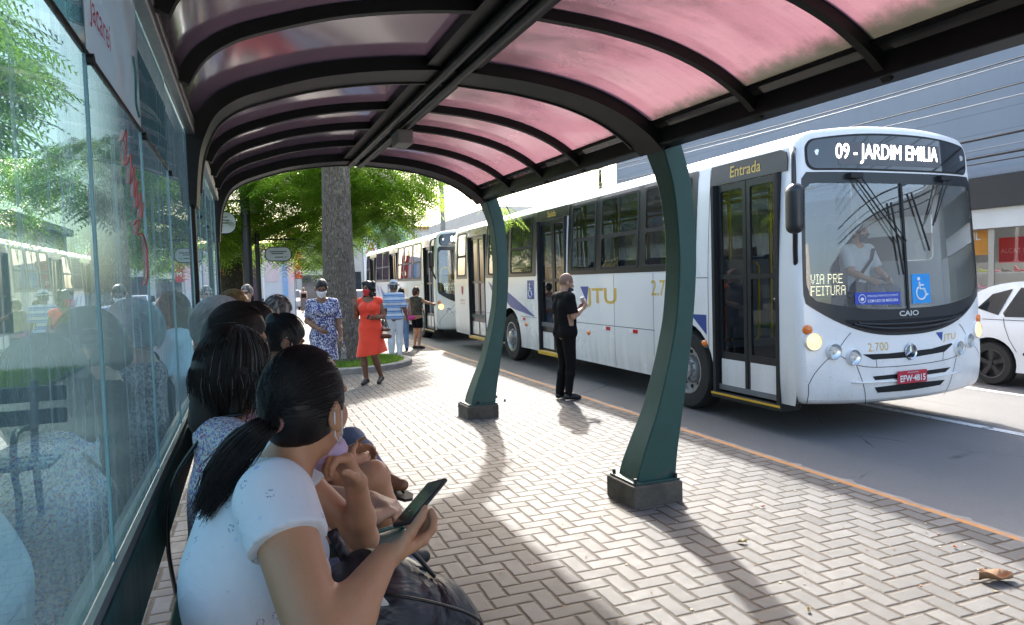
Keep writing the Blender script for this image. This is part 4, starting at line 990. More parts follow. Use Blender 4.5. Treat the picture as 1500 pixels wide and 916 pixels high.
    for y in(3.4,8.6): MB().box(-.38,.38,y-.35,y+.35,3.12,3.20).build('roof_hatch',BW,B,bevel=.03)
    MB().prism([(x,z) for x,z in OUT],lambda a,b,t:(a*.997,t,b),BL-.02,BL+.02).build('rear_panel',BW,B)
    MB().box(-1.05,1.05,BL+.021,BL+.03,1.9,2.8).build('rear_window',SIGNG,B)
    # underbody, arches, wheels
    MB().box(-1.05,1.05,.45,1.45,.36,.60).box(-1.0,1.0,2.8,7.65,.38,.80).box(-1.05,1.05,9.1,BL-.05,.38,.8).box(-.75,.75,1.45,9.1,.40,.8).build('underbody',DARKV,B)
    MB().box(-1.23,1.23,1.56,BL-.05,.80,.88).box(-1.23,-.2,.3,1.55,.34,.40).box(-.2,1.23,.20,1.55,.80,.88).build('floor',INT,B)
    for w in WHY:
        m=MB(); rows=[]
        for a in np.linspace(R(195),R(-15),20): rows.append([(x,w+.60*math.cos(a),.50+.60*math.sin(a)) for x in(-1.255,-.75)])
        m.grid(rows); m.box(-.76,-.74,w-.6,w+.6,.45,1.1); m.build('wheel_arch',DARKV,B)
        wheel(B,(-1.10,w,.50),-1); wheel(B,(1.10,w,.50),1)
    # mirrors
    A=MB().tube(spline([(-1.08,.36,2.86),(-1.24,.26,2.90),(-1.38,.10,2.80),(-1.41,.06,2.60),(-1.41,.06,2.2),(-1.40,.06,2.06),(-1.31,.16,1.88),(-1.23,.24,1.74)],30),.024,8).build('mirror_arm',BBLK,B,False,60)
    M=SDF(.02); M.rc((-1.415,.03,2.12),(-1.415,.03,2.45),.075,.075); M.rc((-1.40,.08,2.12),(-1.40,.08,2.45),.075,.075); v,f=M.mesh(.014,cuts=[((-1.41,.13,2.3),(0,1,0))]); nplink('mirror_housing',v,f,BBLK,A,smooth=180)
    # inside
    D=MB().box(-1.12,1.12,.22,.55,.88,1.20).box(.25,1.1,.50,.75,1.0,1.24).build('dashboard',INT,B,bevel=.04)
    W=MB().tube([(.62+.22*math.cos(a),.86+.10*math.sin(a)*1,1.40+.19*math.sin(a)) for a in np.linspace(0,6.283,25)[:-1]],.016,8,closed=True).tube([(.62,.62,1.22),(.62,.86,1.40)],.03,8).tube([(.42,.86,1.40),(.82,.86,1.40)],.012,6); W.build('steering_wheel',RUB,B,False,60)
    def seat(x,y,mat,z=.88,name='seat'):
        s_=MB().box(x-.2,x+.2,y-.2,y+.2,z+.38,z+.46).box(x-.2,x+.2,y+.17,y+.25,z+.40,z+1.05).build(name,mat,B,bevel=.03)
        MB().box(x-.05,x+.05,y-.1,y+.1,z,z+.39).build('seat_leg',INT,s_); return s_
    seat(.62,1.30,SEATB,.96,'driver_seat')
    MB().box(.62-.14,.62+.14,1.51,1.60,2.02,2.26).build('driver_headrest',SEATB,B,bevel=.03)
    for y in(2.9,3.8,4.7,7.3,8.2,9.1): 
        for x in(-.95,-.52): seat(x,y,SEATB)
    for y in(2.3,3.2,4.1,5.0,5.9,6.8,7.7,8.6,9.5,10.4):
        for x in(.52,.95): seat(x,y,SEATB)
    for x,y in((-.35,1.62),(-.95,1.62),(.25,1.75),(-.30,3.4),(.30,3.4),(-.3,5.5),(.3,5.5),(-.9,5.5),(-.3,6.9),(.3,8.3),(-.3,9.8),(.3,2.3)):
        MB().cyl((x,y,.5),(x,y,2.95),.018,None,8).build('handrail',YELP,B,False,60)
    for x in(-.35,.35): MB().cyl((x,1.6,2.72),(x,12.2,2.72),.018,None,8).build('handrail',YELP,B,False,60)
    MB().tube(spline([(-.98,.72,1.2),(-.98,.70,1.95),(-.85,.70,2.08),(-.72,.70,1.95),(-.72,.72,1.2)],20),.026,8).build('handrail',YELP,B,False,60)
    MB().box(-1.05,-.40,1.58,1.62,.9,1.85).build('partition',INT,B,bevel=.02)
    MB().box(.20,1.2,1.78,1.82,.9,2.4).build('driver_partition',INT,B)
    MB().box(-.28,.02,1.9,2.3,.9,1.75).build('turnstile',INT,B,bevel=.03)
    return B
BUS1=make_bus('large white city bus with gold lettering and lit destination sign at the kerb, nearest')
BUS1.location=(6.35,5.33,-.12); BUS1['group']='white city buses at the kerb'
BUS2=copy_tree(BUS1); BUS2.location=(6.17,18.9,-.12); [bpy.data.objects.remove(c) for c in list(BUS2.children) if c.name.startswith('fleet_number')]
mm=MB(); add_text(mm,'171',lambda u,v:Sd(2.56-u,1.52+v,.0015),w=.40,h=.21,bold=.01); mm.build('fleet_number',GOLD,BUS2)
BUS2['label']='white city bus partly hidden, queued right behind the nearest bus with passengers boarding'
# ------------------------------------------------------------------ cloth patterns
def ringshirt():
    t=NT('white_shirt_ring_print'); n=t.noise(7,4,.55,None,.6)
    c=t.mix(n,(.68,.72,.80),(.80,.83,.89))
    v=t.mapv((1,1,1)); d=t.vor(27,v); cl=t.sep(t.vor(27,v,'F1','Color'))
    ring=t.ma('MULTIPLY',t.ramp(d,.13,.17),t.ramp(d,.25,.21)); dots=t.ramp(t.vor(300,v),.3,.55,1,0); sel=t.ramp(cl[0],.28,.33)
    c=t.mix(t.ma('MULTIPLY',t.ma('MULTIPLY',ring,dots),t.ma('MULTIPLY',sel,.9)),c,(.07,.09,.26))
    fl=t.ramp(d,.22,.05); c=t.mix(t.ma('MULTIPLY',fl,t.ma('MULTIPLY',t.ma('SUBTRACT',1.,sel),.9)),c,(.34,.44,.80))
    b=t.bump(t.noise(500,2),.12,.001,t.bump(n,.5,.03)); return t.end(t.pbsdf(c,.85,0,b,Sheen_Weight=.15))
def floral():
    t=NT('floral_print'); c=(.58,.55,.53)
    o=c
    for k,(sc,col,th,off) in enumerate(((95,(.09,.10,.42),.46,(0,0,0)),(110,(.42,.06,.12),.40,(3,1,2)),(80,(.28,.26,.45),.40,(1,5,2)),(130,(.14,.18,.16),.36,(7,3,1)))):
        v=t.mapv((1,1,1),off); d=t.ma('ADD',t.vor(sc,v),t.ma('MULTIPLY',t.ma('SUBTRACT',t.noise(160,3),.5),.35)); f=t.ramp(d,th,th-.1); s=t.ramp(t.sep(t.vor(sc,v,'F1','Color'))[1],.22,.28)
        o=t.mix(t.ma('MULTIPLY',f,s),o,col)
    return t.end(t.pbsdf(o,.85,0,t.bump(t.noise(8,4),.5,.03),Sheen_Weight=.15))
def twotone(name,a,b,scale,thr=.5,det=3,third=None,vec=None,soft=.03):
    t=NT(name); n=t.noise(scale,det,.6,t.mapv(vec) if vec else None,.6); c=t.mix(t.ramp(n,thr-soft,thr+soft),a,b)
    if third: c=t.mix(t.ramp(t.noise(scale*1.3,2,.5,t.mapv((1,1,1),(5,3,1))),.58,.62),c,third)
    return t.end(t.pbsdf(c,.85,0,t.bump(t.noise(9,4),.4,.03)))
RINGS=ringshirt(); FLORAL=floral(); LEOP=twotone('leopard_print',(.30,.20,.17),(.06,.04,.045),70,.5,2,(.40,.30,.27))
BLUEP=twotone('navy_white_print',(.60,.62,.72),(.035,.045,.16),52,.47,3); ORANGE=clothmat('orange_dress',(.90,.062,.022),.8,.5)
def stripes():
    t=NT('striped_shirt'); z=t.sep()[2]; s=t.ma('FRACT',t.ma('MULTIPLY',z,9.)); c=t.mix(t.ramp(s,.45,.5),(.62,.66,.72),(.12,.26,.55)); c=t.mix(t.ma('MULTIPLY',t.ramp(s,.62,.64),t.ramp(s,.74,.72)),c,(.55,.6,.68))
    return t.end(t.pbsdf(c,.85,0,t.bump(t.noise(9,4),.4,.03)))
STRIPE=stripes(); WHITEC=clothmat('white_cotton',(.70,.71,.73)); BLACKC=clothmat('black_cotton',(.006,.006,.007),.9,.5,0.,Specular_IOR_Level=.2); SKIRT=twotone('brown_print_skirt',(.25,.19,.15),(.07,.05,.05),30); DKCAM=twotone('dark_camouflage',(.03,.04,.03),(.09,.07,.05),16)
NAVYN=clothmat('navy_nylon',(.007,.011,.019),.42,.8,0.); GREENN=P('green_vinyl_bag',(.012,.075,.06),.32,0,.2,8); PINKB=P('pink_bag',(.75,.05,.25),.4,0,.1); BROWNL=P('brown_leather',(.12,.04,.02),.45,0,.3,20); PHONEB=P('phone_black_glass',(.01,.011,.012),.12,0,.1); PHONEC=P('phone_case',(.02,.02,.022),.45)
BLACKL=P('black_leather_strap',(.012,.012,.014),.38,0,.2,20)
def W_(*p): return V3(p)
# ------------------------------------------------------------------ nearest seated woman
p1=Person('woman in white ring print shirt with black ponytail sitting nearest, looking at the bus',(.1,1.45,0),0,1.62,look=(.64,.765,-.05),skin=SK_TAN,girth=1.0,arms=1.2,armL=.82,
 world=dict(pelvis=(-.01,1.46,.66),waist=(-.015,1.465,.82),chest=(-.02,1.48,1.02),neck=(.045,1.495,1.20),head=(.105,1.515,1.322),
 shR=(.028,1.325,1.19),shL=(.06,1.665,1.165),elR=(.085,1.112,.995),elL=(.225,1.615,.985),wrR=(.212,1.262,1.072),wrL=(.203,1.545,1.135),
 hipR=(.03,1.37,.65),hipL=(.03,1.55,.65),knR=(.44,1.35,.66),knL=(.43,1.60,.66),anR=(.42,1.36,.09),anL=(.45,1.60,.09),toR=(.56,1.36,.03),toL=(.60,1.62,.03)))
p1.body(.004,hands=dict(R=dict(d=(.80,.42,.12),n=(-.42,.10,.85),s=np.cross(unit(W_(.80,.42,.12)),unit(W_(-.42,.10,.85))),fcurl=[(18,42,30),(26,48,32),(32,52,34),(38,54,34)],thumb=(.62,.62,.62),spread=.06),
    L=dict(d=(-.30,-.12,.62),n=(-.55,-.35,-.75),s=(.55,-.65,.1),fcurl=[(55,55,30),(62,65,35),(66,70,40),(70,72,40)],thumb=(.5,.6,.35))))
def sh_extra(G,s):
    J=s.J
    G.ell(W_(-.05,1.475,.95),(.085,.15,.17),k=.05); G.ell(W_(-.030,1.50,1.085),(.085,.165,.125),k=.05)
p1.garment('shirt',RINGS,.010,.33,extra=sh_extra,cuts=[((0,0,.64),(0,0,-1))],neck=.082,h=.0055,seed=4,fold=.003,fr=(9,9,22),neckoff=(0,.045))
# sleeve hem band
def hemring(p,q,fr,r,mat,tilt=0):
    a,b=p.J['sh'+q],p.J['el'+q]; c=a+(b-a)*fr; x,y,d=basis(b-a)
    return MB().tube([Vector(c)+(x*math.cos(t)+y*math.sin(t))*r for t in np.linspace(0,6.283,33)[:-1]],.0022,6,closed=True).build('sleeve_hem',mat,p.t,True,180)
tr=p1.garment('trousers',DENIM_NAVY,.012,None,parts=(),legs=True,h=.012,cuts=[((0,0,.12),(0,0,-1))],neck=None,fold=.003); p1.shoes(SHOE_BLACK,h=.012)
C=p1.J['head']; r,f,u=p1.fr; Mh=np.stack([r,f,u],1)
# hair cap
S=SDF(.02); S.ell(C+u*.016-f*.014,(.079,.098,.107),Mh); S.ell(C-f*.05-u*.01,(.062,.055,.07),Mh)
S.ell(C+f*.114-u*.066,(.083,.070,.088),Mh,k=.01,sub=True)
for q in(-1,1): S.ell(C+r*.085*q+f*.012-u*.045,(.028,.030,.05),Mh,k=.006,sub=True)
S.ell(C-u*.135-f*.02,(.09,.10,.07),Mh,k=.02,sub=True)
hc=S.build('hair',[HAIR_BLACK],p1.t,.0055)
tie=C-f*.112-u*.022-r*.0
MB().tube([tie+(r*math.cos(a)+u*math.sin(a)*.8+f*.25*math.cos(a))*.020 for a in np.linspace(0,6.283,25)[:-1]],.0045,6,closed=True).build('hair_tie',P('hair_tie_pink',(.35,.16,.15),.6),hc,True,180)
rs=np.random.RandomState(2); paths=[]
for i in range(2300):
    a=rs.uniform(0,6.283); hh=rs.uniform(-.55,1.0); d=np.array((math.cos(a)*math.sqrt(1-hh*hh*.99),math.sin(a)*math.sqrt(1-hh*hh*.99),hh))
    if d[1]>.42-.0*d[2] and d[2]<.72: continue
    if d[2]<-.35 and d[1]>-.25: continue
    if abs(d[0])>.8 and d[2]<-.12 and d[1]>-.15: continue
    e=np.array((rs.randn()*.07,-1,-.12+rs.randn()*.06)); e/=np.linalg.norm(e)
    t=np.linspace(0,1,11); q=slerp(d,e,t)
    rad=np.array((.080,.099,.108))+rs.uniform(-.002,.002)
    P_=(C+u*.016-f*.014)+ (q*rad)@np.stack([r,f,u]); 
    w=np.clip((t-.75)/.25,0,1)[:,None]**1.5; P_=P_*(1-w)+(tie+rs.randn(3)*.009)*w
    paths.append(P_)
strands('hair_strands',[HAIR_BLACK],hc,paths,.0010)
fly=[]
for i in range(110):
    q=paths[rs.randint(len(paths))]; k=rs.randint(2,7); b=q[k:k+5] if len(q[k:k+5])>3 else q[2:7]; o=unit(b[0]-C); t=np.linspace(0,1,len(b))[:,None]; fly.append(b+o*(.004+.012*rs.rand())*np.sin(t*2.6)+rs.randn(3)*.008*t*t)
strands('loose_hair',[HAIR_BLACK],hc,fly,.00055)
paths=[]; tailp=[tie+f*.01,tie-f*.028-u*.004,W_(-.028,1.412,1.262),W_(-.062,1.402,1.218),W_(-.092,1.396,1.165)]
sp=np.array(spline(tailp,16)); ws=np.interp(np.linspace(0,1,17),[0,.12,.4,.75,1],[.010,.020,.031,.033,.022])
cam=np.array((.93,-.36,0)); upv=np.array((0,0,1.))
dn=unit(sp[-1]-sp[3]); sdv=unit(np.cross(dn,(.36,.93,0)))
for i in range(950):
    a=rs.uniform(0,6.283); q=math.sqrt(rs.rand()); L=rs.uniform(.55,1.22); o1=sdv*math.cos(a)*q; o2=np.array((.3,.9,0))*math.sin(a)*q*.8
    n=int(16*min(L,1))+1; pth=sp[:n]+ws[:n,None]*(o1+o2)
    if L>1: pth=np.vstack([pth,pth[-1]+(pth[-1]-pth[-4])*.5*(L-.85)])
    wv=np.linspace(0,1,len(pth))[:,None]; pth=pth+np.sin(wv*6+rs.rand()*6)*.008*rs.randn(3)*wv**1.5
    paths.append(pth)
strands('ponytail',[HAIR_BLACK],hc,paths,.00115)
# lowered lilac mask under the chin
S=SDF(.012); c2=C-u*.105+f*.045
S.ell(c2-u*.0+f*.012,(.056,.036,.040),Mh); S.ell(c2+f*.02-u*.012,(.03,.03,.036),Mh)
S.ell(C-u*.045+f*.02,(.048,.055,.058),Mh,k=.004,sub=True)
mk=S.build('face_mask',[MASK_LILAC],p1.t,.004,cuts=[(C-u*.058,unit(u+f*.25))],disp=folds(6,.0012,(120,120,200)))
for (x,y_) in((.076,-.02),(.078,.006)): MB().tube([C+r*.054+f*.035-u*.085,C+r*.073+f*(y_+.012)-u*.06,C+r*.088+f*(y_-.012)-u*.008],.0016,6).build('mask_strap',MASK_WHITE,mk,True,180)
# phone
ph=thing('phone','black smartphone in the raised right hand of the ponytailed woman','phone',(.30,1.33,1.13))
ax=unit(W_(.936,-.351,0)*.50+W_(.351,.936,0)*.74+W_(0,0,.45)); n0=W_(-.75,-.10,.66); nrm=unit(n0-ax*np.dot(n0,ax)); sd=np.cross(nrm,ax); Mp=Matrix(np.stack([sd,ax,nrm],1).tolist())
pc=W_(.298,1.336,1.140)
MB().obox(pc,(.061,.124,.0085),Mp).build('phone_body',PHONEC,ph,True,bevel=.0035,bseg=3)
MB().obox(pc+nrm*.0046,(.056,.117,.0008),Mp).build('phone_screen',PHONEB,ph,True)
# backpack on her lap
bk=thing('backpack','navy backpack with white zip pull on the lap of the ponytailed woman','backpack',(.24,1.38,.72))
S=SDF(.04); bc=W_(.235,1.40,.865)
ev=unit(W_(.9,.05,-.42)); bu=unit(W_(.42,-.0,.9)); bs=np.cross(ev,bu); Mb=np.stack([bs,ev,bu],1)
S.ell(bc,(.135,.175,.125),Mb); S.ell(bc+bu*.04-ev*.06,(.125,.10,.10),Mb); S.ell(bc+ev*.10-bu*.02,(.12,.09,.085),Mb)
bb=S.build('bag_body',[NAVYN],bk,.006,disp=folds(8,.005,(25,25,30)))
S=SDF(.03); S.ell(bc+bu*.055+ev*.07-bs*.0,(.10,.11,.07),Mb); S.build('front_pocket',[NAVYN],bk,.006,disp=folds(9,.003,(30,30,30)))
zp=[bc+bs*(.118*math.cos(a))*-1+ev*(.07+.125*math.sin(a))+bu*(.058+.045*math.cos(a*1.0)) for a in np.linspace(-1.1,2.2,30)]
MB().tube(zp,.004,6).build('zip',RUB,bk,True,180)
zq=W_(.205,1.285,.985)
MB().obox(zq,(.014,.005,.044),Matrix.Rotation(.45,3,'X')@Matrix.Rotation(-.5,3,'Y')).build('zip_pull',WHT,bk,True,bevel=.0015)
MB().obox(zq+W_(-.012,-.004,.028),(.012,.006,.016),Matrix.Rotation(.3,3,'Y')).build('zip_slider',CHROME,bk,True,bevel=.002)
MB().tube(spline([(.14,1.47,1.065),(.165,1.44,1.01),(.19,1.43,.97),(.20,1.44,.92)],14),.016,8,flat=.4).build('shoulder_strap',NAVYN,bk,True,180)
for k,(o1,o2) in enumerate(((.0,.0),(.035,-.05))):
    MB().tube([bc+bs*((.128-o1)*math.cos(a))+ev*(.02+(.165-o1)*math.sin(a))+bu*(.02+o2+.10*math.cos(a*.9)) for a in np.linspace(-1.4,1.9,30)],.0032,6).build('piping',BLACKL,bk,True,180)
MB().tube(spline([bc-ev*.10+bu*.115,bc-ev*.03+bu*.165,bc+ev*.05+bu*.13],14),.010,8,flat=.5).build('carry_handle',BLACKL,bk,True,180)
MB().obox(bc+bu*.11+ev*.02-bs*.06,(.03,.05,.012),Matrix(np.array(Mb).tolist())).build('buckle',BLACKL,bk,True,bevel=.004)
# ------------------------------------------------------------------ second woman (floral shirt)
def seated(label,x,y,head,look,H=1.6,skin=SK_TAN,girth=1.05,group=None,wr=None,knee=(.46,.47),lean=0.,**k):
    hx,hy,hz=head
    w=dict(pelvis=(x,y,.66),waist=(x-.0+lean*.2,y,.82),chest=(x+.01+lean*.55,y,1.02),neck=(hx-.055,hy-.01,hz-.135),head=head,
      shR=(x+.03+lean,y-.165,hz-.175),shL=(x+.03+lean,y+.165,hz-.175),elR=(x+.12+lean,y-.21,.93),elL=(x+.12+lean,y+.21,.93),wrR=(x+.32,y-.08,.84),wrL=(x+.32,y+.08,.84),
      hipR=(x+.05,y-.09,.65),hipL=(x+.05,y+.09,.65),knR=(x+knee[0],y-.10,.66),knL=(x+knee[1],y+.10,.66),anR=(x+.44,y-.10,.09),anL=(x+.46,y+.10,.09),toR=(x+.60,y-.11,.03),toL=(x+.62,y+.11,.03))
    w.update(wr or {})
    return Person(label,(x+.1,y,0),0,H,look=look,skin=skin,girth=girth,group=group,world=w,**k)
p2=seated('woman with dark shoulder length hair in floral shirt sitting second from the viewer',-.06,2.06,(-.035,2.09,1.335),(.93,.36,-.12),skin=SK_LIGHT,girth=1.08,wr=dict(wrR=(.30,2.0,.90),wrL=(.32,2.12,.92),elR=(.06,1.86,.93)))
p2.body(.006,hands=dict(R=dict(d=(.7,.6,.05),n=(0,0,-1),s=(-.6,.7,.1)),L=dict(d=(.5,-.5,-.1),n=(-.2,0,-1),s=(-.5,-.7,0))))
p2.garment('shirt',FLORAL,.014,.7,cuts=[((0,0,.62),(0,0,-1))],h=.008,seed=12,fold=.004,neck=.085)
p2.garment('trousers',DENIM_NAVY,.012,None,parts=(),legs=True,h=.012,cuts=[((0,0,.12),(0,0,-1))],neck=None,fold=.003); p2.shoes(SHOE_BLACK,h=.012)
C=p2.J['head']; r,f,u=p2.fr; Mh=np.stack([r,f,u],1)
S=SDF(.03); S.ell(C+u*.018-f*.014,(.083,.101,.110),Mh)
for q in(-1,1): S.rc(C+r*.068*q-f*.02,C+r*.070*q-f*.03-u*.10,.024,.018)
S.rc(C-f*.06,C-f*.072-u*.13,.06,.05); S.ell(C+f*.105-u*.055,(.072,.075,.12),Mh,k=.01,sub=True)
hc=S.build('hair',[HAIR_DARK],p2.t,.008)
paths=[];mi=[]
for i in range(2500):
    a=rs.uniform(0,6.283); el=rs.uniform(.55,1.35) if i%3 else rs.uniform(1.1,1.5)
    d0=np.array((math.cos(a)*math.cos(el),math.sin(a)*math.cos(el)*.8,math.sin(el))); d0/=np.linalg.norm(d0)
    d1=np.array((math.cos(a),math.sin(a),0)); 
    if math.sin(a)>.62: 
        s_=1 if math.cos(a)>0 else -1; d1=unit(np.array((s_*.85,.5,-.1)))
    q=slerp(d0,unit(d1),np.linspace(0,1,8)); rad=np.array((.086,.103,.111))+rs.uniform(-.003,.005)
    P_=(C+u*.018-f*.014)+(q*rad)@np.stack([r,f,u])
    L=rs.uniform(.07,.155); t=np.linspace(0,1,8)[1:]; out=(d1[0]*r+d1[1]*f); 
    wv=rs.randn(3)*.006; tl=P_[-1]+(-np.array((0,0,1.)))*(L*t)[:,None]+out*(.012*np.sin(t*3.1)-.018*t**3)[:,None]+wv*np.sin(t*5+rs.rand()*6)[:,None]*t[:,None]
    paths.append(np.vstack([P_,tl])); front=d1[1]>.1
    mi.append(1 if rs.rand()<(.30 if front else .05) else 0)
strands('hair_strands',[HAIR_DARK,HAIR_STREAK],hc,paths,.0010,mi)
g=MB()
for q in(-1,1):
    g.tube([C+r*.062*q+f*.075+u*.008,C+r*.078*q+f*.02+u*.006,C+r*.08*q-f*.01-u*.002],.0035,6)
    g.tube([C+r*(.033+.026*math.cos(a))*q+f*.098+u*(.0+.018*math.sin(a)) for a in np.linspace(0,6.283,17)[:-1]],.003,6,closed=True)
g.build('glasses',RUB,p2.t,True,180)
# shoulder bag strap
sb=thing('handbag','black handbag with thin strap hanging behind the woman in the floral shirt','handbag',(-.12,1.9,.62))
MB().tube(spline([(-.02,1.99,1.235),(-.085,2.0,1.222),(-.165,2.01,1.135),(-.212,2.02,1.04),(-.222,2.0,.9),(-.20,1.96,.75)],30),.011,8,flat=.45).build('strap',BLACKL,sb,True,180)
S=SDF(.03); S.rc((-.16,1.86,.62),(-.16,2.04,.62),.05); S.rc((-.16,1.87,.74),(-.16,2.03,.74),.04); S.build('bag_body',[BLACKL],sb,.01)
gb=thing('handbag','glossy dark green bag on the lap of the woman in the floral shirt','handbag',(.31,1.87,.70))
S=SDF(.03); S.rc((.27,1.82,.78),(.37,1.88,.76),.06); S.rc((.27,1.84,.87),(.36,1.90,.86),.035); S.build('bag_body',[GREENN],gb,.007,disp=folds(5,.005,(40,40,30)))
MB().tube(spline([(.24,1.82,.905),(.29,1.84,.915),(.36,1.89,.905),(.38,1.91,.88)],14),.006,6).build('bag_seam',GREENN,gb,True,180)
# ------------------------------------------------------------------ rest of the bench row
G_='people seated in a row on the bench'
p3=seated('dark brown haired seated woman with bare crossed leg behind the floral shirt woman',-.06,2.62,(-.035,2.66,1.39),(.95,.15,-.3),skin=SK_TAN,girth=1.05,group=G_,lean=.06,wr=dict(knR=(.385,2.47,.89),anR=(.50,2.72,.50),toR=(.62,2.76,.46),hipR=(.05,2.5,.70),wrR=(.30,2.5,.93),wrL=(.34,2.7,.93)))
p3.body(.009); p3.garment('dress',BLACKC,.012,.5,cuts=[((0,0,.60),(0,0,-1))],neck=.08); p3.hair('back',HAIR_DARK); combed(p3,HAIR_DARK,700,21,(0,-1,-.35),mats=[HAIR_DARK,HAIR_STREAK],grey=.03); p3.shoes(RUBBER,'sandal',.012,.004)
p4=seated('white haired seated woman in leopard print dress close to the glass wall',-.10,3.12,(-.10,3.12,1.40),(.97,.1,-.05),skin=SK_LIGHT,girth=1.05,group=G_)
p4.body(.009); p4.garment('dress',LEOP,.014,.6,cuts=[((0,0,.55),(0,0,-1))],legs=False); p4.hair('short',HAIR_GREY,fold=.004,infl=.022); p4.garment('skirt',LEOP,.015,None,parts=(),legs=True,h=.012,cuts=[((0,0,.5),(0,0,-1))],neck=None); p4.shoes(SHOE_BLACK,h=.012)
combed(p4,HAIR_GREY,600,26,(0,-.8,-.5),(.1015,.1215,.1285))
p5=seated('seated woman with black hair in a bun and white face mask, leaning forward',.05,3.62,(.165,3.66,1.305),(.90,.15,-.42),skin=SK_BROWN,girth=1.0,group=G_,lean=.1,wr=dict(knR=(.42,3.3,.84),anR=(.50,3.02,.74),toR=(.585,2.955,.705),hipR=(.10,3.5,.70)))
p5.body(.0075); p5.garment('blouse',WHITEC,.012,.6,cuts=[((0,0,.60),(0,0,-1))]); p5.garment('jeans',DENIM_NAVY,.012,None,parts=(),legs=True,h=.012,cuts=[((0,0,.3),(0,0,-1))],neck=None); p5.mask(MASK_WHITE); p5.hair('bun',HAIR_BLACK); combed(p5,HAIR_BLACK,600,22,(0,-.75,.6))
# flip-flop on the crossed foot, toes up
fl=MB(); a0=p5.J['anR'];t0=p5.J['toR']; d=unit(t0-a0); sn=unit(np.cross(d,(0,.0,1))); nn=np.cross(sn,d)
fp=[( .0,-.055),(.028,-.05),(.036,.0),(.040,.07),(.046,.12),(.040,.155),(.0,.172),(-.040,.155),(-.043,.11),(-.036,.05),(-.032,0),(-.027,-.05)]
fl.prism(fp,lambda a,b,t:a0+sn*a+d*(b+.0)-nn*(.050-t),0,.014); fl.tube([a0+sn*.036+d*.05-nn*.03,a0+sn*.02+d*.085+nn*.005,a0+d*.125-nn*.03,a0-sn*.02+d*.08+nn*.005,a0-sn*.034+d*.045-nn*.03],.006,6); fl.build('flip_flop',RUBBER,p5.t,True,40)
p6=seated('seated woman with plain dark hair, half hidden, before the bun haired woman',-.04,4.12,(.045,4.16,1.36),(.95,.2,-.2),skin=SK_TAN,group=G_); p6.body(.010); p6.garment('shirt',BLACKC,.012,.6,cuts=[((0,0,.62),(0,0,-1))]); p6.hair('back',HAIR_DARK); combed(p6,HAIR_DARK,500,23,(0,-1,-.3)); p6.garment('trousers',JEANS_DARK,.012,None,parts=(),legs=True,h=.013,neck=None)
p7=seated('seated woman with golden blond hair far along the bench',-.10,4.9,(-.075,4.94,1.43),(.97,.1,0),skin=SK_LIGHT,group=G_); p7.body(.010); p7.garment('shirt',WHITEC,.012,.6,cuts=[((0,0,.62),(0,0,-1))]); p7.hair('bob',HAIR_BLOND,infl=.018); combed(p7,HAIR_BLOND,600,24,(0,-1,-.6),(.094,.114,.121),mats=[HAIR_BLOND,hairmat('hair_blond_light',(.36,.25,.12),None,.45)],grey=.35); p7.garment('trousers',JEANS_DARK,.012,None,parts=(),legs=True,h=.013,neck=None)
p8=seated('seated person with salt and pepper curly hair at the far end of the bench',.05,5.45,(.205,5.47,1.375),(.9,.1,-.4),skin=SK_TAN,group=G_,lean=.1); p8.body(.010); p8.garment('shirt',clothmat('pink_shirt',(.6,.1,.25)),.012,.6,cuts=[((0,0,.62),(0,0,-1))]); p8.hair('short',HAIR_SALT,infl=.018,fold=.005); combed(p8,HAIR_SALT,420,25,(0,-.6,-.8),(.094,.114,.121),mats=[HAIR_SALT,HAIR_GREY],grey=.4); p8.garment('trousers',JEANS_DARK,.012,None,parts=(),legs=True,h=.013,neck=None)
# ------------------------------------------------------------------ standing people
SK_=SK_BROWN
p9=Person('woman in navy and white print dress and white mask walking, holding a bottle',(.93,9.75,0),R(170),1.64,dict(elR=(.21,-.02,1.13),wrR=(.03,.20,1.02),elL=(-.215,-.02,1.10),wrL=(-.245,.10,.87),knR=(.08,.07,.49),anR=(.08,.05,.085),toR=(.085,.2,.03)),look=(-.12,.9,-.42),skin=SK_)
def skirtx(s,G,hem,rt,rb,k=.04,off=(0,0,0)):
    J=s.J; sc=s.sc; mid=(J['hipR']+J['hipL'])/2; b=np.array((mid[0],mid[1],hem))+V3(off)
    for q in(-1,0,1): G.rc(mid+s.r*.05*q*sc+W_(0,0,.04),b+s.r*rb*.55*q-W_(0,0,.12),rt,rb,k=k)
p9.body(.0075); p9.garment('dress',BLUEP,.007,.80,extra=lambda G,s:skirtx(s,G,.55,.115,.125),cuts=[((0,0,.56),(0,0,-1))],h=.008,neck=.09)
p9.eyes(); p9.mask(MASK_WHITE); p9.hair('back',HAIR_BLACK,infl=.008); p9.shoes(SHOE_BLACK)
bt=thing('water_bottle','clear plastic water bottle in the hand of the woman in the navy print dress','bottle',(1.17,9.66,.62))
bx_,by_,_=p9.J['wrL']; bz=p9.J['wrL'][2]-.26
BOT=glassmat('clear_bottle',(.85,.92,.95),.06,(.7,.75,.8),.05)
MB().lathe([(0,0),(.03,.0),(.033,.02),(.033,.14),(.028,.16),(.012,.19),(.012,.205)],(bx_+.02,by_-.03,bz),n=16).build('bottle_body',BOT,bt,True,180); MB().lathe([(.014,0),(.014,.02),(0,.02)],(bx_+.02,by_-.03,bz+.2),n=12).build('bottle_cap',BLUE2,bt,True)
p10=Person('woman in bright orange sleeveless dress and red mask walking with raised hand',(1.76,11.0,0),R(150),1.60,dict(elR=(.225,.02,1.13),wrR=(.17,.19,1.33),elL=(-.225,-.03,1.12),wrL=(-.09,.20,1.10),knR=(.10,.10,.49),anR=(.10,.0,.085),toR=(.11,.15,.03),knL=(-.09,.10,.50),anL=(-.10,-.16,.10),toL=(-.11,.0,.03)),look=(.35,.85,.02),skin=SK_,girth=1.02)
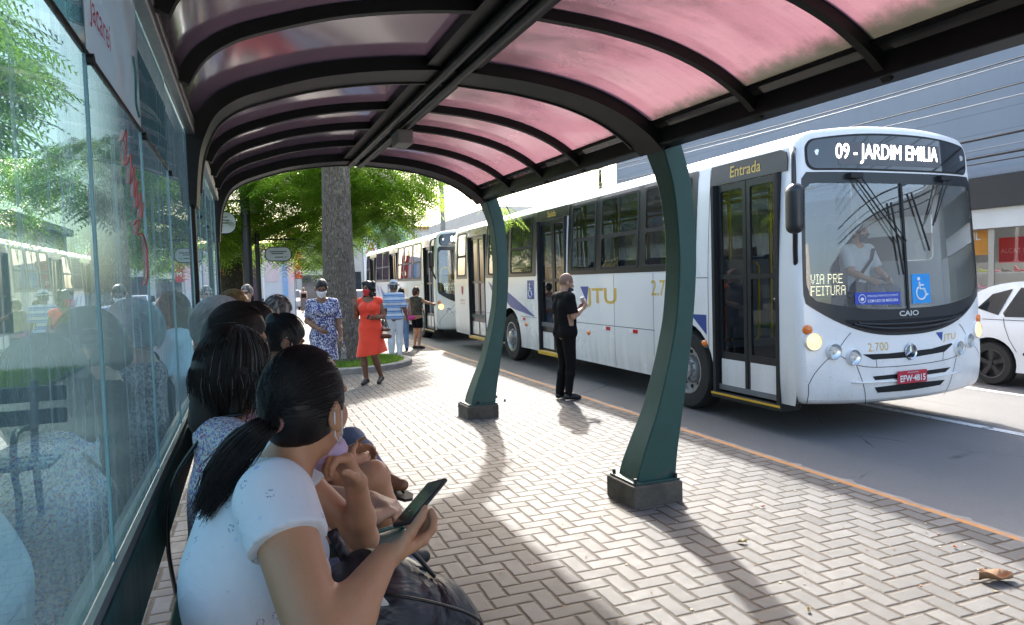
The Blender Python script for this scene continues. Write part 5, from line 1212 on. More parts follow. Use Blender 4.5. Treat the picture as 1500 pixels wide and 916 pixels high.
p10.body(.0065,hands=dict(R=dict(d=(-.05,.25,1.),n=(-.3,-.9,.2),s=(-.8,.3,.1),curl=(12,20,15)),L=dict(d=(.8,-.25,.2),n=(0,.3,1.),s=(0,-.8,.3),curl=(35,40,25))))
p10.garment('dress',ORANGE,.011,None,extra=lambda G,s:(skirtx(s,G,.46,.11,.15),skirtx(s,G,.46,.10,.14,off=(-.05,-.07,0)),skirtx(s,G,.46,.10,.14,off=(.065,.05,0)),skirtx(s,G,.46,.10,.13,off=(.13,.10,0))),cuts=[((1.76,11,.475),(.15,0,-1))],h=.0075,neck=.11,neckoff=(0,.05),fold=.006,fr=(14,14,3))
p10.eyes(); p10.mask(MASK_RED); p10.hair('curly',HAIR_BLACK,infl=.014,fold=.006); p10.shoes(SHOE_BLACK)
bg=thing('handbag','small brown shoulder bag at the hip of the woman in orange','handbag',(1.93,10.93,.75))
e=p10.J['elL']; bp=np.array((e[0]+.02,e[1]-.05,.80))
S=SDF(.02); S.rc(bp+W_(-.05,.01,-.05),bp+W_(.05,-.01,-.05),.038); S.rc(bp+W_(-.045,0,.05),bp+W_(.045,0,.05),.026); S.build('bag_body',[BROWNL],bg,.008)
MB().tube([bp+W_(-.05,0,.06),e+W_(-.02,-.03,.0),e+W_(.01,.05,.05),bp+W_(.05,0,.06)],.006,6).build('strap',BROWNL,bg,True,180)
pw=thing('phone','dark phone held by the woman in the orange dress','phone',tuple(p10.J['wrL'])); MB().obox(p10.J['wrL']+W_(-.04,-.035,.03),(.035,.012,.075),Matrix.Rotation(.5,3,'Y')).build('phone_body',PHONEC,pw,True,bevel=.003)
p11=Person('man in blue striped shirt, white trousers and white hat seen from behind',(2.83,14.5,0),R(-25),1.60,dict(elR=(.22,0,1.12),wrR=(.25,.10,.90)),skin=SK_,fem=False,girth=1.05)
p11.body(.009); p11.garment('shirt',STRIPE,.016,.95,cuts=[((0,0,.82),(0,0,-1))],fold=.005); p11.garment('trousers',WHITEC,.016,None,parts=(),legs=True,cuts=[((0,0,.06),(0,0,-1)),((0,0,.93),(0,0,1))],neck=None,fold=.005); p11.hair('short',HAIR_SALT); p11.shoes(SHOE_BLACK)
H_=p11.J['head']; hat=thing('hat','white brimmed hat with dark band on the man in the striped shirt','hat',tuple(H_+W_(0,0,.05)))
MB().lathe([(0,.095),(.05,.10),(.078,.085),(.088,.0),(.09,-.005),(.135,-.012),(.137,-.006),(.09,.008)],H_+W_(0,0,.045),(.05,.1,1),28).build('hat_body',WHITEC,hat,True,60); MB().lathe([(.0905,.005),(.0885,.032)],H_+W_(0,0,.045),(.05,.1,1),28).build('hat_band',JEANS_DARK,hat,True)
p12=Person('woman in blue jeans and white strapless top with hair bun by the second bus',(3.30,16.0,0),R(-8),1.44,dict(),skin=SK_LIGHT,look=(.2,1,0))
p12.body(.009); p12.garment('top',WHITEC,.010,None,cuts=[((0,0,.83),(0,0,-1)),((0,0,1.10),(0,0,1))],neck=None); p12.garment('jeans',JEANS,.012,None,parts=(),legs=True,cuts=[((0,0,.05),(0,0,-1)),((0,0,.86),(0,0,1))],neck=None); p12.hair('bun',HAIR_DARK); p12.shoes(SHOE_BLACK)
pb=thing('handbag','small bright pink bag at the hip of the woman in blue jeans','handbag',(3.48,15.95,.72)); S=SDF(.02); S.rc((3.46,15.9,.76),(3.52,15.9,.76),.055); S.build('bag_body',[PINKB],pb,.01); MB().tube([(3.44,15.92,.8),(3.38,15.9,1.0),(3.30,15.86,1.16)],.006,5).build('strap',PINKB,pb,True)
p13=Person('woman in dark patterned clothes reaching an arm into the second bus door',(3.68,16.2,0),R(-60),1.45,dict(elR=(.23,.16,1.28),wrR=(.24,.40,1.22),elL=(-.22,.0,1.12)),skin=SK_TAN,look=(0,1,0))
p13.body(.009); p13.garment('top',DKCAM,.012,None,cuts=[((0,0,.80),(0,0,-1))]); p13.garment('shorts',BLACKC,.014,None,parts=(),legs=True,cuts=[((0,0,.50),(0,0,-1)),((0,0,.86),(0,0,1))],neck=None); p13.hair('back',hairmat('hair_auburn',(.07,.022,.012))); p13.shoes(SHOE_BLACK)
p14=Person('bald man in black t-shirt and black jeans standing at the kerb with a phone',(3.80,8.22,0),R(-84),1.625,dict(elR=(.20,.02,1.13),wrR=(.09,.24,1.22),elL=(-.21,.0,1.12),wrL=(-.06,.26,1.20),anR=(.09,-.02,.085),anL=(-.09,-.05,.085),head=(0,.045,1.58)),skin=SK_LIGHT,fem=False,look=(.1,.93,-.3),girth=1.0)
p14.body(.0065,hands=dict(R=dict(d=(.6,.1,.8),n=(-.6,.6,.2),s=(.5,.6,.3)),L=dict(d=(.55,-.1,.8),n=(.5,-.6,.2),s=(.4,.5,.3))))
p14.garment('shirt',BLACKC,.018,.85,cuts=[((0,0,.80),(0,0,-1))],h=.008,fold=.006,neck=.07); p14.garment('jeans',BLACKC,.017,None,parts=(),legs=True,cuts=[((0,0,.045),(0,0,-1)),((0,0,.90),(0,0,1))],neck=None,h=.008,fold=.006); p14.shoes(SHOE_BLACK)
p14.hair('short',P('shaved_stubble',(.27,.155,.11),.7,0,.3,60),infl=.0025,fold=0.); p14.mask(MASK_BLACK,low=.04)
bpn=(p14.J['wrR']+p14.J['wrL'])/2+W_(.06,.02,.09)
pw=thing('phone','phone in a pale case held by the man in black','phone',tuple(bpn)); MB().obox(bpn,(.012,.07,.14),Matrix.Rotation(-.5,3,'Y')@Matrix.Rotation(.5,3,'Z')).build('phone_body',WHT,pw,True,bevel=.003)
p15=Person('grey haired man in sunglasses standing behind the bench row near the black pole',(-.02,10.5,0),R(-150),1.60,skin=SK_LIGHT,fem=False,look=(.75,.6,0)); p15.body(.010); p15.garment('shirt',clothmat('grey_green_shirt',(.10,.12,.11)),.014,.8,cuts=[((0,0,.8),(0,0,-1))]); p15.garment('trousers',JEANS_DARK,.014,None,parts=(),legs=True,cuts=[((0,0,.9),(0,0,1))],neck=None); p15.hair('short',HAIR_SALT)
C=p15.J['head'];r,f,u=p15.fr; m=MB()
for q in(-1,1): m.ell(C+f*.092+r*.032*q+u*.008,(.024,.012,.016)); m.tube([C+f*.085+r*.055*q+u*.01,C+r*.08*q+u*.008],.004,5)
m.build('sunglasses',SIGNG,p15.t,True,180)
p16=Person('distant woman in black top and long brown skirt walking away down the street',(3.0,42,0),R(5),1.45,skin=SK_LIGHT); p16.body(.013); p16.garment('top',BLACKC,.012,None,cuts=[((0,0,.85),(0,0,-1)),((0,0,1.12),(0,0,1))],neck=None,h=.013); p16.garment('skirt',SKIRT,.012,None,parts=(),h=.014,extra=lambda G,s:skirtx(s,G,.2,.12,.15),cuts=[((0,0,.2),(0,0,-1)),((0,0,.87),(0,0,1))],neck=None); p16.hair('back',HAIR_BLOND,h=.013)
# driver
dv=np.array((6.35+.62,5.33+1.22,-.12))
L=lambda x,y,z:(dv[0]+x,dv[1]-y,dv[2]+z)
p17=Person('bus driver in white short sleeved shirt and dark mask behind the windscreen',L(0,0,.88),R(180),1.68,look=(-.25,.97,0),skin=SK_TAN,fem=False,girth=1.08,world=dict(pelvis=L(0,-.05,1.46),waist=L(0,-.05,1.62),chest=L(0,-.03,1.80),neck=L(0,-.02,1.97),head=L(0,.02,2.125),shR=L(-.18,-.02,1.92),shL=L(.18,-.02,1.92),elR=L(-.22,.10,1.66),elL=L(.22,.10,1.66),wrR=L(-.14,.30,1.56),wrL=L(.14,.30,1.56),hipR=L(-.09,0,1.44),hipL=L(.09,0,1.44),knR=L(-.12,.40,1.42),knL=L(.12,.40,1.42),anR=L(-.12,.45,.99),anL=L(.12,.45,.99),toR=L(-.12,.58,.93),toL=L(.12,.58,.93)))
p17.body(.009); p17.garment('shirt',WHITEC,.014,.85,cuts=[(L(0,0,1.42),(0,0,-1))],neck=.07); p17.garment('trousers',JEANS_DARK,.014,None,parts=(),legs=True,neck=None,h=.012); p17.eyes(); p17.mask(MASK_BLACK); p17.hair('short',HAIR_SALT)
MB().tube([L(.17,.075,1.93),L(.08,.125,1.80),L(-.05,.125,1.66),L(-.15,.08,1.50)],.022,6,flat=.3).build('seat_belt',RUB,p17.t,True,180)
# ------------------------------------------------------------------ trees
def barkmat(name,a,b,lich):
    t=NT(name); n=t.noise(1,6,.65,t.mapv((9,9,2.2))); n2=t.noise(3,5,.6); v=t.vor(1,t.mapv((22,22,5)),'DISTANCE_TO_EDGE')
    c=t.mix(n,a,b); c=t.mix(t.ramp(t.noise(15,6,.75),.55,.63,0,.8),c,lich); c=t.mix(t.ramp(t.noise(5,6,.7),.60,.68,0,.5),c,lich); c=t.mix(t.ramp(v,.0,.10,.65,0),c,(.012,.01,.008))
    return t.end(t.pbsdf(c,.9,0,t.bump(t.ma('ADD',n,t.ma('MULTIPLY',v,1.5)),.9,.03)))
BARK=barkmat('lichen_bark',(.10,.075,.057),(.22,.18,.145),(.33,.31,.27)); BARK2=barkmat('dark_bark',(.03,.024,.018),(.075,.06,.045),(.12,.11,.09))
def leafmat(name,a,b,tr):
    t=NT(name); n=t.noise(2.2,3); n2=t.noise(40,2); c=t.mix(n,a,b); c=t.mix(t.ma('MULTIPLY',n2,.35),c,tuple(x*.6 for x in a))
    d=t.pbsdf(c,.5); tl=t.sh('ShaderNodeBsdfTranslucent',Color=t.mix(.5,c,tr)); return t.end(t.mixs(.66,d,tl))
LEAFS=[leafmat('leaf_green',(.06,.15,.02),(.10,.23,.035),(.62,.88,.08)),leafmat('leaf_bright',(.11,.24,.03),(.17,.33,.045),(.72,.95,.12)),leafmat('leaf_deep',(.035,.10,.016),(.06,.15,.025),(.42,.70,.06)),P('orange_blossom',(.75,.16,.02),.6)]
def crown(parent,blobs,n,seed,L=(.35,.6),droop=.35,blossom=0.,name='crown',lower=None):
    r=np.random.RandomState(seed); V=[];F=[];MI=[];o=0
    vols=np.array([b[3]*b[4]*b[5] for b in blobs])**.75; vols/=vols.sum()
    for q in range(n):
        b=blobs[r.choice(len(blobs),p=vols)]
        d=r.randn(3); d/=np.linalg.norm(d); rad=r.uniform(.55,1.03)**.6
        base=np.array(b[:3])+d*np.array(b[3:6])*rad
        if lower is not None and base[2]<lower(base): continue
        h=unit(np.array((d[0],d[1],0))+r.randn(3)*np.array((.6,.6,.12))); h[2]=r.uniform(-.45,.2)-droop*.5; h=unit(h)
        l=r.uniform(*L); up=unit(np.array((0,0,1.))+r.randn(3)*.25); s=unit(np.cross(h,up)); nn=np.cross(s,h)
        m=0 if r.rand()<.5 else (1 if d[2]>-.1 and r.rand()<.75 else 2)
        if blossom and r.rand()<blossom: m=3
        K=8
        for k in range(K):
            t=(k+.5)/K; p=base+h*l*t-np.array((0,0,1))*droop*l*t*t; w=l*(.30*math.sin(math.pi*(.12+.86*t))+.02); ww=l*.048
            for q2 in(-1,1):
                sd=unit(s*q2+h*.55+nn*r.uniform(-.25,.1)); tip=p+sd*w-np.array((0,0,1))*w*.18; c=h*ww
                V+= [p-c*.6,p+c*.6,tip+c*.25,tip-c*.25]; F.append((o,o+1,o+2,o+3)); o+=4; MI.append(m)
    return nplink(name,np.array(V),F,LEAFS,parent,world=True,mi=MI)
def trunkmesh(pts,rad,mat,name,parent,n=20,seed=1,seg=40):
    r=np.random.RandomState(seed); sp=spline(pts,seg); rr=np.interp(np.linspace(0,1,seg+1),np.linspace(0,1,len(rad)),rad)
    ph=r.rand(5)*6; m=MB(); rows=[]
    for i,(p,q) in enumerate(zip(sp,rr)):
        row=[]
        for k in range(n):
            a=6.283*k/n; w=1+.06*math.sin(3*a+ph[0]+i*.05)+.045*math.sin(5*a+ph[1]-i*.08)+.03*math.sin(9*a+ph[2]+i*.2)+.02*r.randn()*.5
            row.append((p[0]+q*w*math.cos(a),p[1]+q*w*math.sin(a),p[2]))
        rows.append(row)
    m.grid(rows,closed=True); return m.build(name,mat,parent,True,180)
def limb(parent,pts,r0,r1,mat):
    return MB().tube(spline(pts,14),[r0+(r1-r0)*i/14 for i in range(15)],10).build('limb',mat,parent,True,180)
# big tree inside the paved ring
T1=thing('tree','tall tree with pale lichen spotted trunk rising from the round grass bed','tree',(1.72,13.9,0))
trunkmesh([(1.72,13.9,-.03),(1.70,13.9,.25),(1.68,13.9,.8),(1.66,13.92,2.0),(1.68,13.95,3.2),(1.72,14.0,4.6),(1.8,14.1,6.0)],[.40,.34,.305,.28,.265,.255,.22],BARK,'trunk',T1,28)
for pts in(((1.75,14,4.6),(1.8,12.8,5.6),(1.7,11.4,6.0)),((1.7,14,4.3),(2.6,14.6,4.9),(3.6,15.6,5.0)),((1.7,14,4.8),(.6,15.2,5.4),(-.6,16.6,5.3)),((1.8,14.1,5.5),(2.0,16,6.2),(2.4,18,6.2))): limb(T1,pts,.12,.05,BARK)  # first limb added to carry the unseen blob that shades the paving
crown(T1,[(2.9,16.4,4.35,1.5,1.7,.75),(3.5,17.6,3.7,.9,1.3,.55),(1.6,17.4,4.5,1.9,2.0,.9),(1.7,11.5,6.1,1.5,1.3,.6),(2.6,16.3,3.55,.7,.8,.35),(3.1,17.5,3.05,.7,.9,.35)],3700,3,(.4,.7))  # blob reaching toward the shelter is out of view, added to shade the paving
# second tree behind the black pole
T2=thing('tree','wide dark trunked tree with orange blossoms behind the black pole','tree',(-.45,21.2,0))
trunkmesh([(-.5,21.2,-.03),(-.5,21.2,.4),(-.48,21.2,1.2),(-.4,21.2,2.2),(-.2,21.1,3.0)],[.62,.50,.45,.44,.42],BARK2,'trunk',T2,24,5)
for pts in(((-.3,21.1,2.7),(.8,20.6,3.2),(2.0,20.2,3.6),(3.2,20.2,4.2)),((-.3,21.1,2.8),(-1.6,20.6,3.8),(-3,20.,4.4)),((-.2,21.1,2.9),(.3,20.4,4.2),(.6,19.4,5.2))): limb(T2,pts,.20,.07,BARK2)
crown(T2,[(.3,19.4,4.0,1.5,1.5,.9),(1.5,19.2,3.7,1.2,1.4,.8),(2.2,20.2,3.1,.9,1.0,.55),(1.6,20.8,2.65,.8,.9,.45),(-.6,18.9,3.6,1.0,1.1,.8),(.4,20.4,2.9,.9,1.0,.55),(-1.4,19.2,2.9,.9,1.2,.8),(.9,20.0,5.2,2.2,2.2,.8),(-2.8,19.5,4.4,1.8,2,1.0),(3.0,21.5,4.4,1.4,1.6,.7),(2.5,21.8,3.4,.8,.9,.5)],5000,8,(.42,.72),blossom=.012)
# trees behind the glass wall
T3=thing('tree','leafy tree beyond the glass wall at left, close to the shelter','tree',(-4.6,10.5,0))
trunkmesh([(-4.6,10.5,-.03),(-4.6,10.5,1.2),(-4.5,10.5,3.0)],[.34,.26,.22],BARK2,'trunk',T3,16,6,20)
crown(T3,[(-4.4,10.4,4.6,2.0,2.0,1.3),(-3.4,9.4,4.0,1.2,1.3,.8),(-5.4,11.6,3.8,1.4,1.5,.8)],2300,14,(.4,.65))
T4=thing('tree','broad leafy tree in the plaza behind the park bench','tree',(-9.5,24,0))
trunkmesh([(-9.5,24,-.03),(-9.4,24,1.5),(-9.2,24,3.4)],[.42,.32,.28],BARK2,'trunk',T4,16,9,20)
crown(T4,[(-9,23.5,5.2,3,3,1.8),(-6.8,22.5,4.4,1.8,2,1.2),(-11,25,4.6,2,2.4,1.2)],2200,15,(.5,.8))
# tree bed
TB=thing('tree_bed','round concrete kerb ring with short grass round the tall tree','tree bed',(1.72,13.95,0))
MB().lathe([(1.14,-.02),(1.14,.085),(1.16,.10),(1.28,.10),(1.30,.085),(1.30,-.02)],(1.68,13.78,0),n=72).build('kerb_ring',CONC,TB,True,40)
MB().lathe([(1.139,.045),(.0,.075)],(1.68,13.78,0),n=48).build('soil',P('soil',(.07,.05,.03),.95),TB,True)
GRM=leafmat('grass_blade',(.10,.21,.03),(.17,.30,.05),(.28,.45,.06))
def grass(name,fn,n,seed,h=(.05,.12)):
    r=np.random.RandomState(seed); V=[];F=[];o=0
    for i in range(n):
        x,y,z=fn(r); a=r.rand()*6.28; l=r.uniform(*h); w=.006+.004*r.rand(); t=r.randn(2)*.45*l
        V+= [(x-w*math.cos(a),y-w*math.sin(a),z),(x+w*math.cos(a),y+w*math.sin(a),z),(x+t[0],y+t[1],z+l)]; F.append((o,o+1,o+2)); o+=3
    return nplink(name,np.array(V),F,GRM)
def ring(r):
    a=r.rand()*6.28; q=math.sqrt(r.rand())*1.12; return 1.68+q*math.cos(a),13.78+q*math.sin(a),.055
setp(grass('grass',ring,9000,2),kind='stuff')
setp(MB().box(-16,-3.2,13.5,16.5,-.02,.05).build('lawn',P('lawn_soil',(.05,.10,.02),.95,0,.3,3)),kind='structure')
setp(grass('lawn_grass',lambda r:(r.uniform(-14,-3.25),r.uniform(13.5,16.5),.05),16000,5,(.05,.10)),kind='stuff')
r_=np.random.RandomState(6)
for i,(x,y) in enumerate(((1.15,12.3),)):
    g=MB()
    for k in range(9):
        a=r_.rand()*6.28; l=r_.uniform(.01,.03); g.add([(x+r_.randn()*.015,y+r_.randn()*.03,.0),(x+r_.randn()*.015+.006,y+r_.randn()*.03,.0),(x+math.cos(a)*l*.8+r_.randn()*.02,y+math.sin(a)*l*.8,l)],[(0,1,2)])
    setp(g.build('weed_tuft',GRM),('small weed tuft in the paving beside the tree bed','tiny weed between pavers right of the near column','tiny weed between pavers just before the near column')[i],'weed')
# ------------------------------------------------------------------ pole with signs, globe lamp
POLEM=P('pole_black_paint',(.014,.014,.016),.4,0,.25,6); SIGNW=P('sign_pale_face',(.52,.55,.55),.4,0,.08); GLOBE=emis('globe_glass',(.75,.74,.68),.0)
PB=thing('sign_pole','thick black pole carrying a pale rounded hanging sign on its left','sign pole',(.03,18.0,0))
MB().cyl((.03,18,0),(.03,18,5.2),.115,.105,20).lathe([(.16,0),(.16,.5),(.12,.56)],(.03,18,0),n=20).build('pole',POLEM,PB,True,50)
MB().tube([(.03,18,3.62),(-.95,17.9,3.62)],.022,8).build('bracket',POLEM,PB,True); 
def hang(cx,cy,cz,w,h,par,lines):
    f=rrect(cx-w/2,cx+w/2,cz-h/2,cz+h/2,h*.42,6); b=MB().prism(f,lambda a,b,t:(a,cy+t,b),-.02,.02).build('sign_board',SIGNW,par,True)
    MB().tube([(a,cy,b_) for a,b_ in f],.022,6,closed=True).build('sign_rim',POLEM,par,True,180)
    m=MB()
    for (lx,lz,lw) in lines: m.box(cx+lx-lw/2,cx+lx+lw/2,cy-.0225,cy-.021,cz+lz-.012,cz+lz+.012)
    m.build('sign_lines',P('sign_ink',(.06,.07,.07),.6) if 'sign_ink' not in bpy.data.materials else bpy.data.materials['sign_ink'],b,False)
    for s in(-.3,.3): MB().cyl((cx+s*w,cy,cz+h/2),(cx+s*w,cy,cz+h/2+.3),.008,None,6).build('hanger',POLEM,par,True)
hang(-.62,17.9,3.10,.86,.50,PB,[(-.02,.13,.55),(0,.06,.6),(-.02,-.01,.58),(-.05,-.08,.4),(-.1,-.16,.3)])
MB().box(-.06,.03,17.86,17.9,4.28,4.44).build('sticker',P('orange_sticker',(.8,.3,.03),.5),PB,True)
LP=thing('street_lamp','slim black lamp post with white globe and small rounded sign arm','street lamp',(.28,19.2,0))
MB().cyl((.28,19.2,0),(.28,19.2,3.36),.062,.055,16).lathe([(.11,0),(.11,.4),(.07,.5)],(.28,19.2,0),n=16).lathe([(.06,3.3),(.12,3.38),(.10,3.44)],(.28,19.2,0),n=16).build('post',POLEM,LP,True,50)
MB().ell((.28,19.2,3.66),(.235,.235,.235),None,28,18).build('globe',P('opal_globe',(.78,.76,.70),.25,0,.03,Subsurface_Weight=.3),LP,True,180)
MB().tube([(.28,19.2,2.78),(1.22,19.1,2.78)],.02,8).build('bracket',POLEM,LP,True)
hang(.78,19.1,2.40,.62,.34,LP,[(0,.06,.42),(-.02,.01,.3),(.02,-.08,.2)])
# ------------------------------------------------------------------ park bench beyond the glass
pbn=thing('park_bench','dark green slatted park bench with cast iron ends beyond the glass wall','bench',(-2.6,5.6,0))
for z,y0 in((.86,5.82),(.70,5.80)): MB().box(-4.3,-1.25,y0,y0+.035,z-.055,z+.055).build('back_slat',GREEN,pbn,True,bevel=.008)
for y0 in(5.30,5.44,5.58): MB().box(-4.3,-1.25,y0,y0+.115,.43,.465).build('seat_slat',GREEN,pbn,True,bevel=.008)
for x in(-1.45,-2.8,-4.1):
    MB().tube(spline([(x,5.85,0),(x,5.78,.43),(x,5.86,.95)],10),.025,8).tube(spline([(x,5.32,0),(x,5.36,.25),(x,5.30,.43),(x,5.34,.64),(x,5.5,.67),(x,5.78,.64)],16),.022,8).tube([(x,5.30,.42),(x,5.78,.42)],.022,8).build('cast_end',GREEN,pbn,True,60)
# ------------------------------------------------------------------ street wall and shop across the road
def wallmat():
    t=NT('grey_blue_facade'); x,y,z=t.sep(); n=t.noise(.5,5); st=t.noise(1,5,.6,t.mapv((1,3,.25)))
    c=t.mix(n,(.165,.205,.25),(.215,.26,.31)); c=t.mix(t.ramp(st,.5,.8,0,.3),c,(.13,.16,.20))
    l=t.ma('FRACT',t.ma('MULTIPLY',z,1/.42)); ln=t.ramp(l,.03,.06); c=t.mix(t.ma('MULTIPLY',t.ma('SUBTRACT',1.,ln),.45),c,(.10,.13,.17))
    return t.end(t.pbsdf(c,.7,0,t.bump(t.ma('ADD',ln,t.ma('MULTIPLY',t.noise(40,3),.2)),.3,.01)))
FAC=wallmat(); CREAM=P('cream_plaster',(.55,.52,.46),.8,0,.15,2); PALE=P('pale_plaster',(.62,.61,.58),.8,0,.12,1.5); DKGL=P('dark_window',(.03,.04,.05),.08,0,.2,3); BROWNW=P('plum_wall',(.10,.055,.07),.8,0,.2); ROOFT=P('clay_roof',(.42,.16,.08),.85,0,.3,6)
SHP=thing('shop_building','long grey blue building with dark fascia and shoe shop across the road','building',(16,10,0))
MB().box(14.0,26,2,25,3.42,6.9).build('upper_wall',FAC,SHP,True)
MB().box(13.93,14.0,2,25,6.45,6.95).build('parapet_band',P('parapet_blue',(.28,.34,.40),.7),SHP,True)
MB().box(13.90,14.3,2,25,3.33,3.46).build('wall_ledge',P('ledge_grey',(.22,.25,.29),.7),SHP,True)
MB().box(13.75,14.25,2,25,2.70,3.325).build('fascia',P('fascia_black',(.018,.018,.02),.5,0,.2),SHP,True)
MB().box(13.85,14.25,2,25,2.30,2.695).build('lintel',PALE,SHP,True)
for y0,y1 in((1.4,2.0),(11.2,11.7),(16,16.6),(20,25)): MB().box(13.86,14.2,y0,y1,0,2.295).build('shop_pier',PALE,SHP,True)
MB().box(18,18.1,-14,25,0,2.69).build('back_wall',P('shop_back',(.42,.41,.40),.8),SHP,True); MB().box(14.2,18,-14,25,-.01,.02).build('shop_floor',P('shop_tiles',(.4,.38,.36),.4),SHP,True)
MB().box(14.0,14.012,9.80,9.92,0,2.29).build('window_mullion',ALU,SHP,True)
SHGL=glassmat('shop_glass',(.85,.9,.9),.03,(.5,.5,.5),.01)
MB().add([(14.02,2,0),(14.02,11.2,0),(14.02,11.2,2.29),(14.02,2,2.29)],[(0,1,2,3)]).build('shop_window',SHGL,SHP,True)
ORS=P('orange_sign',(.85,.30,.03),.5); RDS=P('red_sign',(.55,.02,.03),.5)
o=MB().box(14.10,14.13,9.97,11.1,1.78,2.28).build('shop_sign',ORS,SHP,True); m=MB(); add_text(m,'TIL',lambda a,b:(14.097,10.30-a,2.17+b),h=.16,bold=.01); m.build('sign_lettering',WHT,o)
o=MB().box(14.50,14.53,8.0,10.05,1.60,2.12).build('shop_sign',RDS,SHP,True); m=MB(); add_text(m,'ALCAT SHOES',lambda a,b:(14.497,9.6-a,1.85+b),h=.09); m.build('sign_lettering',P('sign_pink',(.7,.25,.25),.5),o)
for z in(.35,.70,1.05,1.40): MB().box(14.55,14.95,6.8,11.0,z-.012,z+.012).build('shelf',P('glass_shelf',(.55,.56,.56),.2) if 'glass_shelf' not in bpy.data.materials else bpy.data.materials['glass_shelf'],SHP,True)
MB().box(14.15,14.75,7.2,9.95,.0,.88).build('counter',P('counter_white',(.62,.61,.58),.5),SHP,True)
STRIP=emis('shop_strip_light',(1.,.97,.9),12.)
for y in(8.6,9.9): MB().box(15.2,16.6,y-.06,y+.06,2.60,2.66).build('strip_light',STRIP,SHP,True)
SHC=[P('shoe_%s'%n,c,.4,0,.1) for n,c in(('brown',(.10,.05,.03)),('red',(.5,.03,.03)),('tan',(.35,.2,.1)),('ink',(.015,.015,.02)),('lime',(.45,.5,.05)),('pink',(.6,.15,.25)))]
def shoe(x,y,z,mat,label,heel):
    S=SDF(.02); S.rc((x,y,z+.03),(x,y-.16,z+.022),.030,.026); S.rc((x,y,z+.05+heel),(x,y-.04,z+.04),.03,.026); v,f=S.mesh(.014,cuts=[((x,y,z+.003),(0,0,-1))])
    o=nplink('shoe',v,f,mat,smooth=180); setp(o,label,'shoe','shoes shown on the shop shelves'); return o
k=0; cn=['brown','red','tan','black','lime','pink']
places=['under the orange sign','left end of shelf','beside the red sign','near the window bar']
for z,nm in((.36,'lowest'),(.71,'second'),(1.06,'third'),(1.41,'top')):
    for j,y in enumerate((10.85,10.6,10.35,10.1,9.85,9.6)):
        shoe(14.7,y,z+.005,SHC[(k*5+j)%6],'%s shoe on the %s shop shelf, %s from its left end'%(cn[(k*5+j)%6],nm,('first','second','third','fourth','fifth','sixth')[j]),.02+.03*((k+j)%2))
    k+=1
hb=thing('handbag','bright orange handbag on the counter of the shoe shop','handbag',(14.4,9.4,.93)); S=SDF(.03); S.rc((14.4,9.3,1.0),(14.4,9.5,1.0),.07); S.build('bag_body',[ORS],hb,.02); MB().tube(spline([(14.4,9.32,1.05),(14.4,9.4,1.22),(14.4,9.48,1.05)],8),.012,6).build('bag_handle',ORS,hb,True)
for j,y in enumerate((7.6,8.0,8.4,8.8)): 
    o=MB().box(14.6,14.9,y,y+.26,1.065,1.2).build('shoe_box',(P('box_brown',(.2,.12,.07),.7),SHC[1],WHT,SHC[2])[j],bevel=.004); setp(o,('brown shoe box, deepest in the shop shelf at right','red shoe box beside the brown one on the shelf','white shoe box between red and tan boxes','tan shoe box nearest the window bar')[j],'shoe box','shoe boxes on the shop shelf')
# overhead cables
WIRE=P('cable_black',(.015,.015,.017),.6); WIREP=P('cable_pale',(.22,.24,.27),.5)
r_=np.random.RandomState(9)
cl=['lowest black cable along the grey wall','thick black cable just above the lowest one','pale thin cable above the thick black one','twisted black cable across the middle of the grey wall','thin pale cable above the twisted one','slack black cable under the parapet','pale cable close under the parapet','black cable crossing the parapet band','uppermost thin black cable over the grey wall','second thin black cable from the top']
for i,lb in enumerate(cl):
    x=12.4+.07*(i%4); z0=3.75+.26*i+r_.randn()*.05; z1=z0+r_.uniform(-.25,.35); sag=.35+.25*r_.rand()
    pts=[(x,y,z0+(z1-z0)*t-sag*4*t*(1-t)) for t,y in zip(np.linspace(0,1,40),np.linspace(-8,27,40))]
    o=MB().tube(pts,.022 if i in(1,3) else .012,6).build('overhead_cable',WIREP if i in(2,4,6) else WIRE,smooth=180); setp(o,lb,'cable','overhead cables along the street')
# ------------------------------------------------------------------ white hatchback
CARW=P('car_white_paint',(.76,.77,.78),.18,0,.04,2,Coat_Weight=.8,Coat_Roughness=.04); CARG=P('car_glass_dark',(.02,.025,.03),.05,0,.2,3,Coat_Weight=.6); ALLOY=P('dark_alloy',(.045,.045,.05),.35,.5,.2)
car=thing('car','white hatchback with dark five spoke wheels in the far lane','car',(10.45,5.65,-.12))
# local profile: y along (rear +), z
def carx(y,z): 
    s=.80
    if z>.85: s-=.20*((z-.85)/.62)
    e=abs(y-5.0)/2.0; return s-.10*max(0,e-.72)**2*6
prof_c=[(2.95,.42),(2.93,.62),(3.05,.84),(3.85,.98),(4.55,1.38),(5.2,1.47),(6.1,1.44),(6.55,1.30),(6.88,.98),(6.98,.88),(7.03,.62),(6.98,.38)]
wheels=((3.72,.31),(6.27,.31))
def cbot():
    b=[]
    for wy,wz in((6.27,.31),(3.72,.31)):
        b+= [(wy+.37*math.cos(a),wz+.37*math.sin(a)) for a in np.linspace(-.25,math.pi+.25,16)]
    return b
ol=[tuple(p) for p in spline(prof_c,60)]+[(6.7,.22)]+cbot()+[(3.2,.22)]
gls=[[(4.42,.98),(4.72,1.30),(5.18,1.385),(5.26,.98)],[(5.34,.98),(5.30,1.385),(5.95,1.37),(6.12,1.02),(6.08,.97)],[(6.18,.99),(6.05,1.355),(6.32,1.28),(6.50,1.08)]]
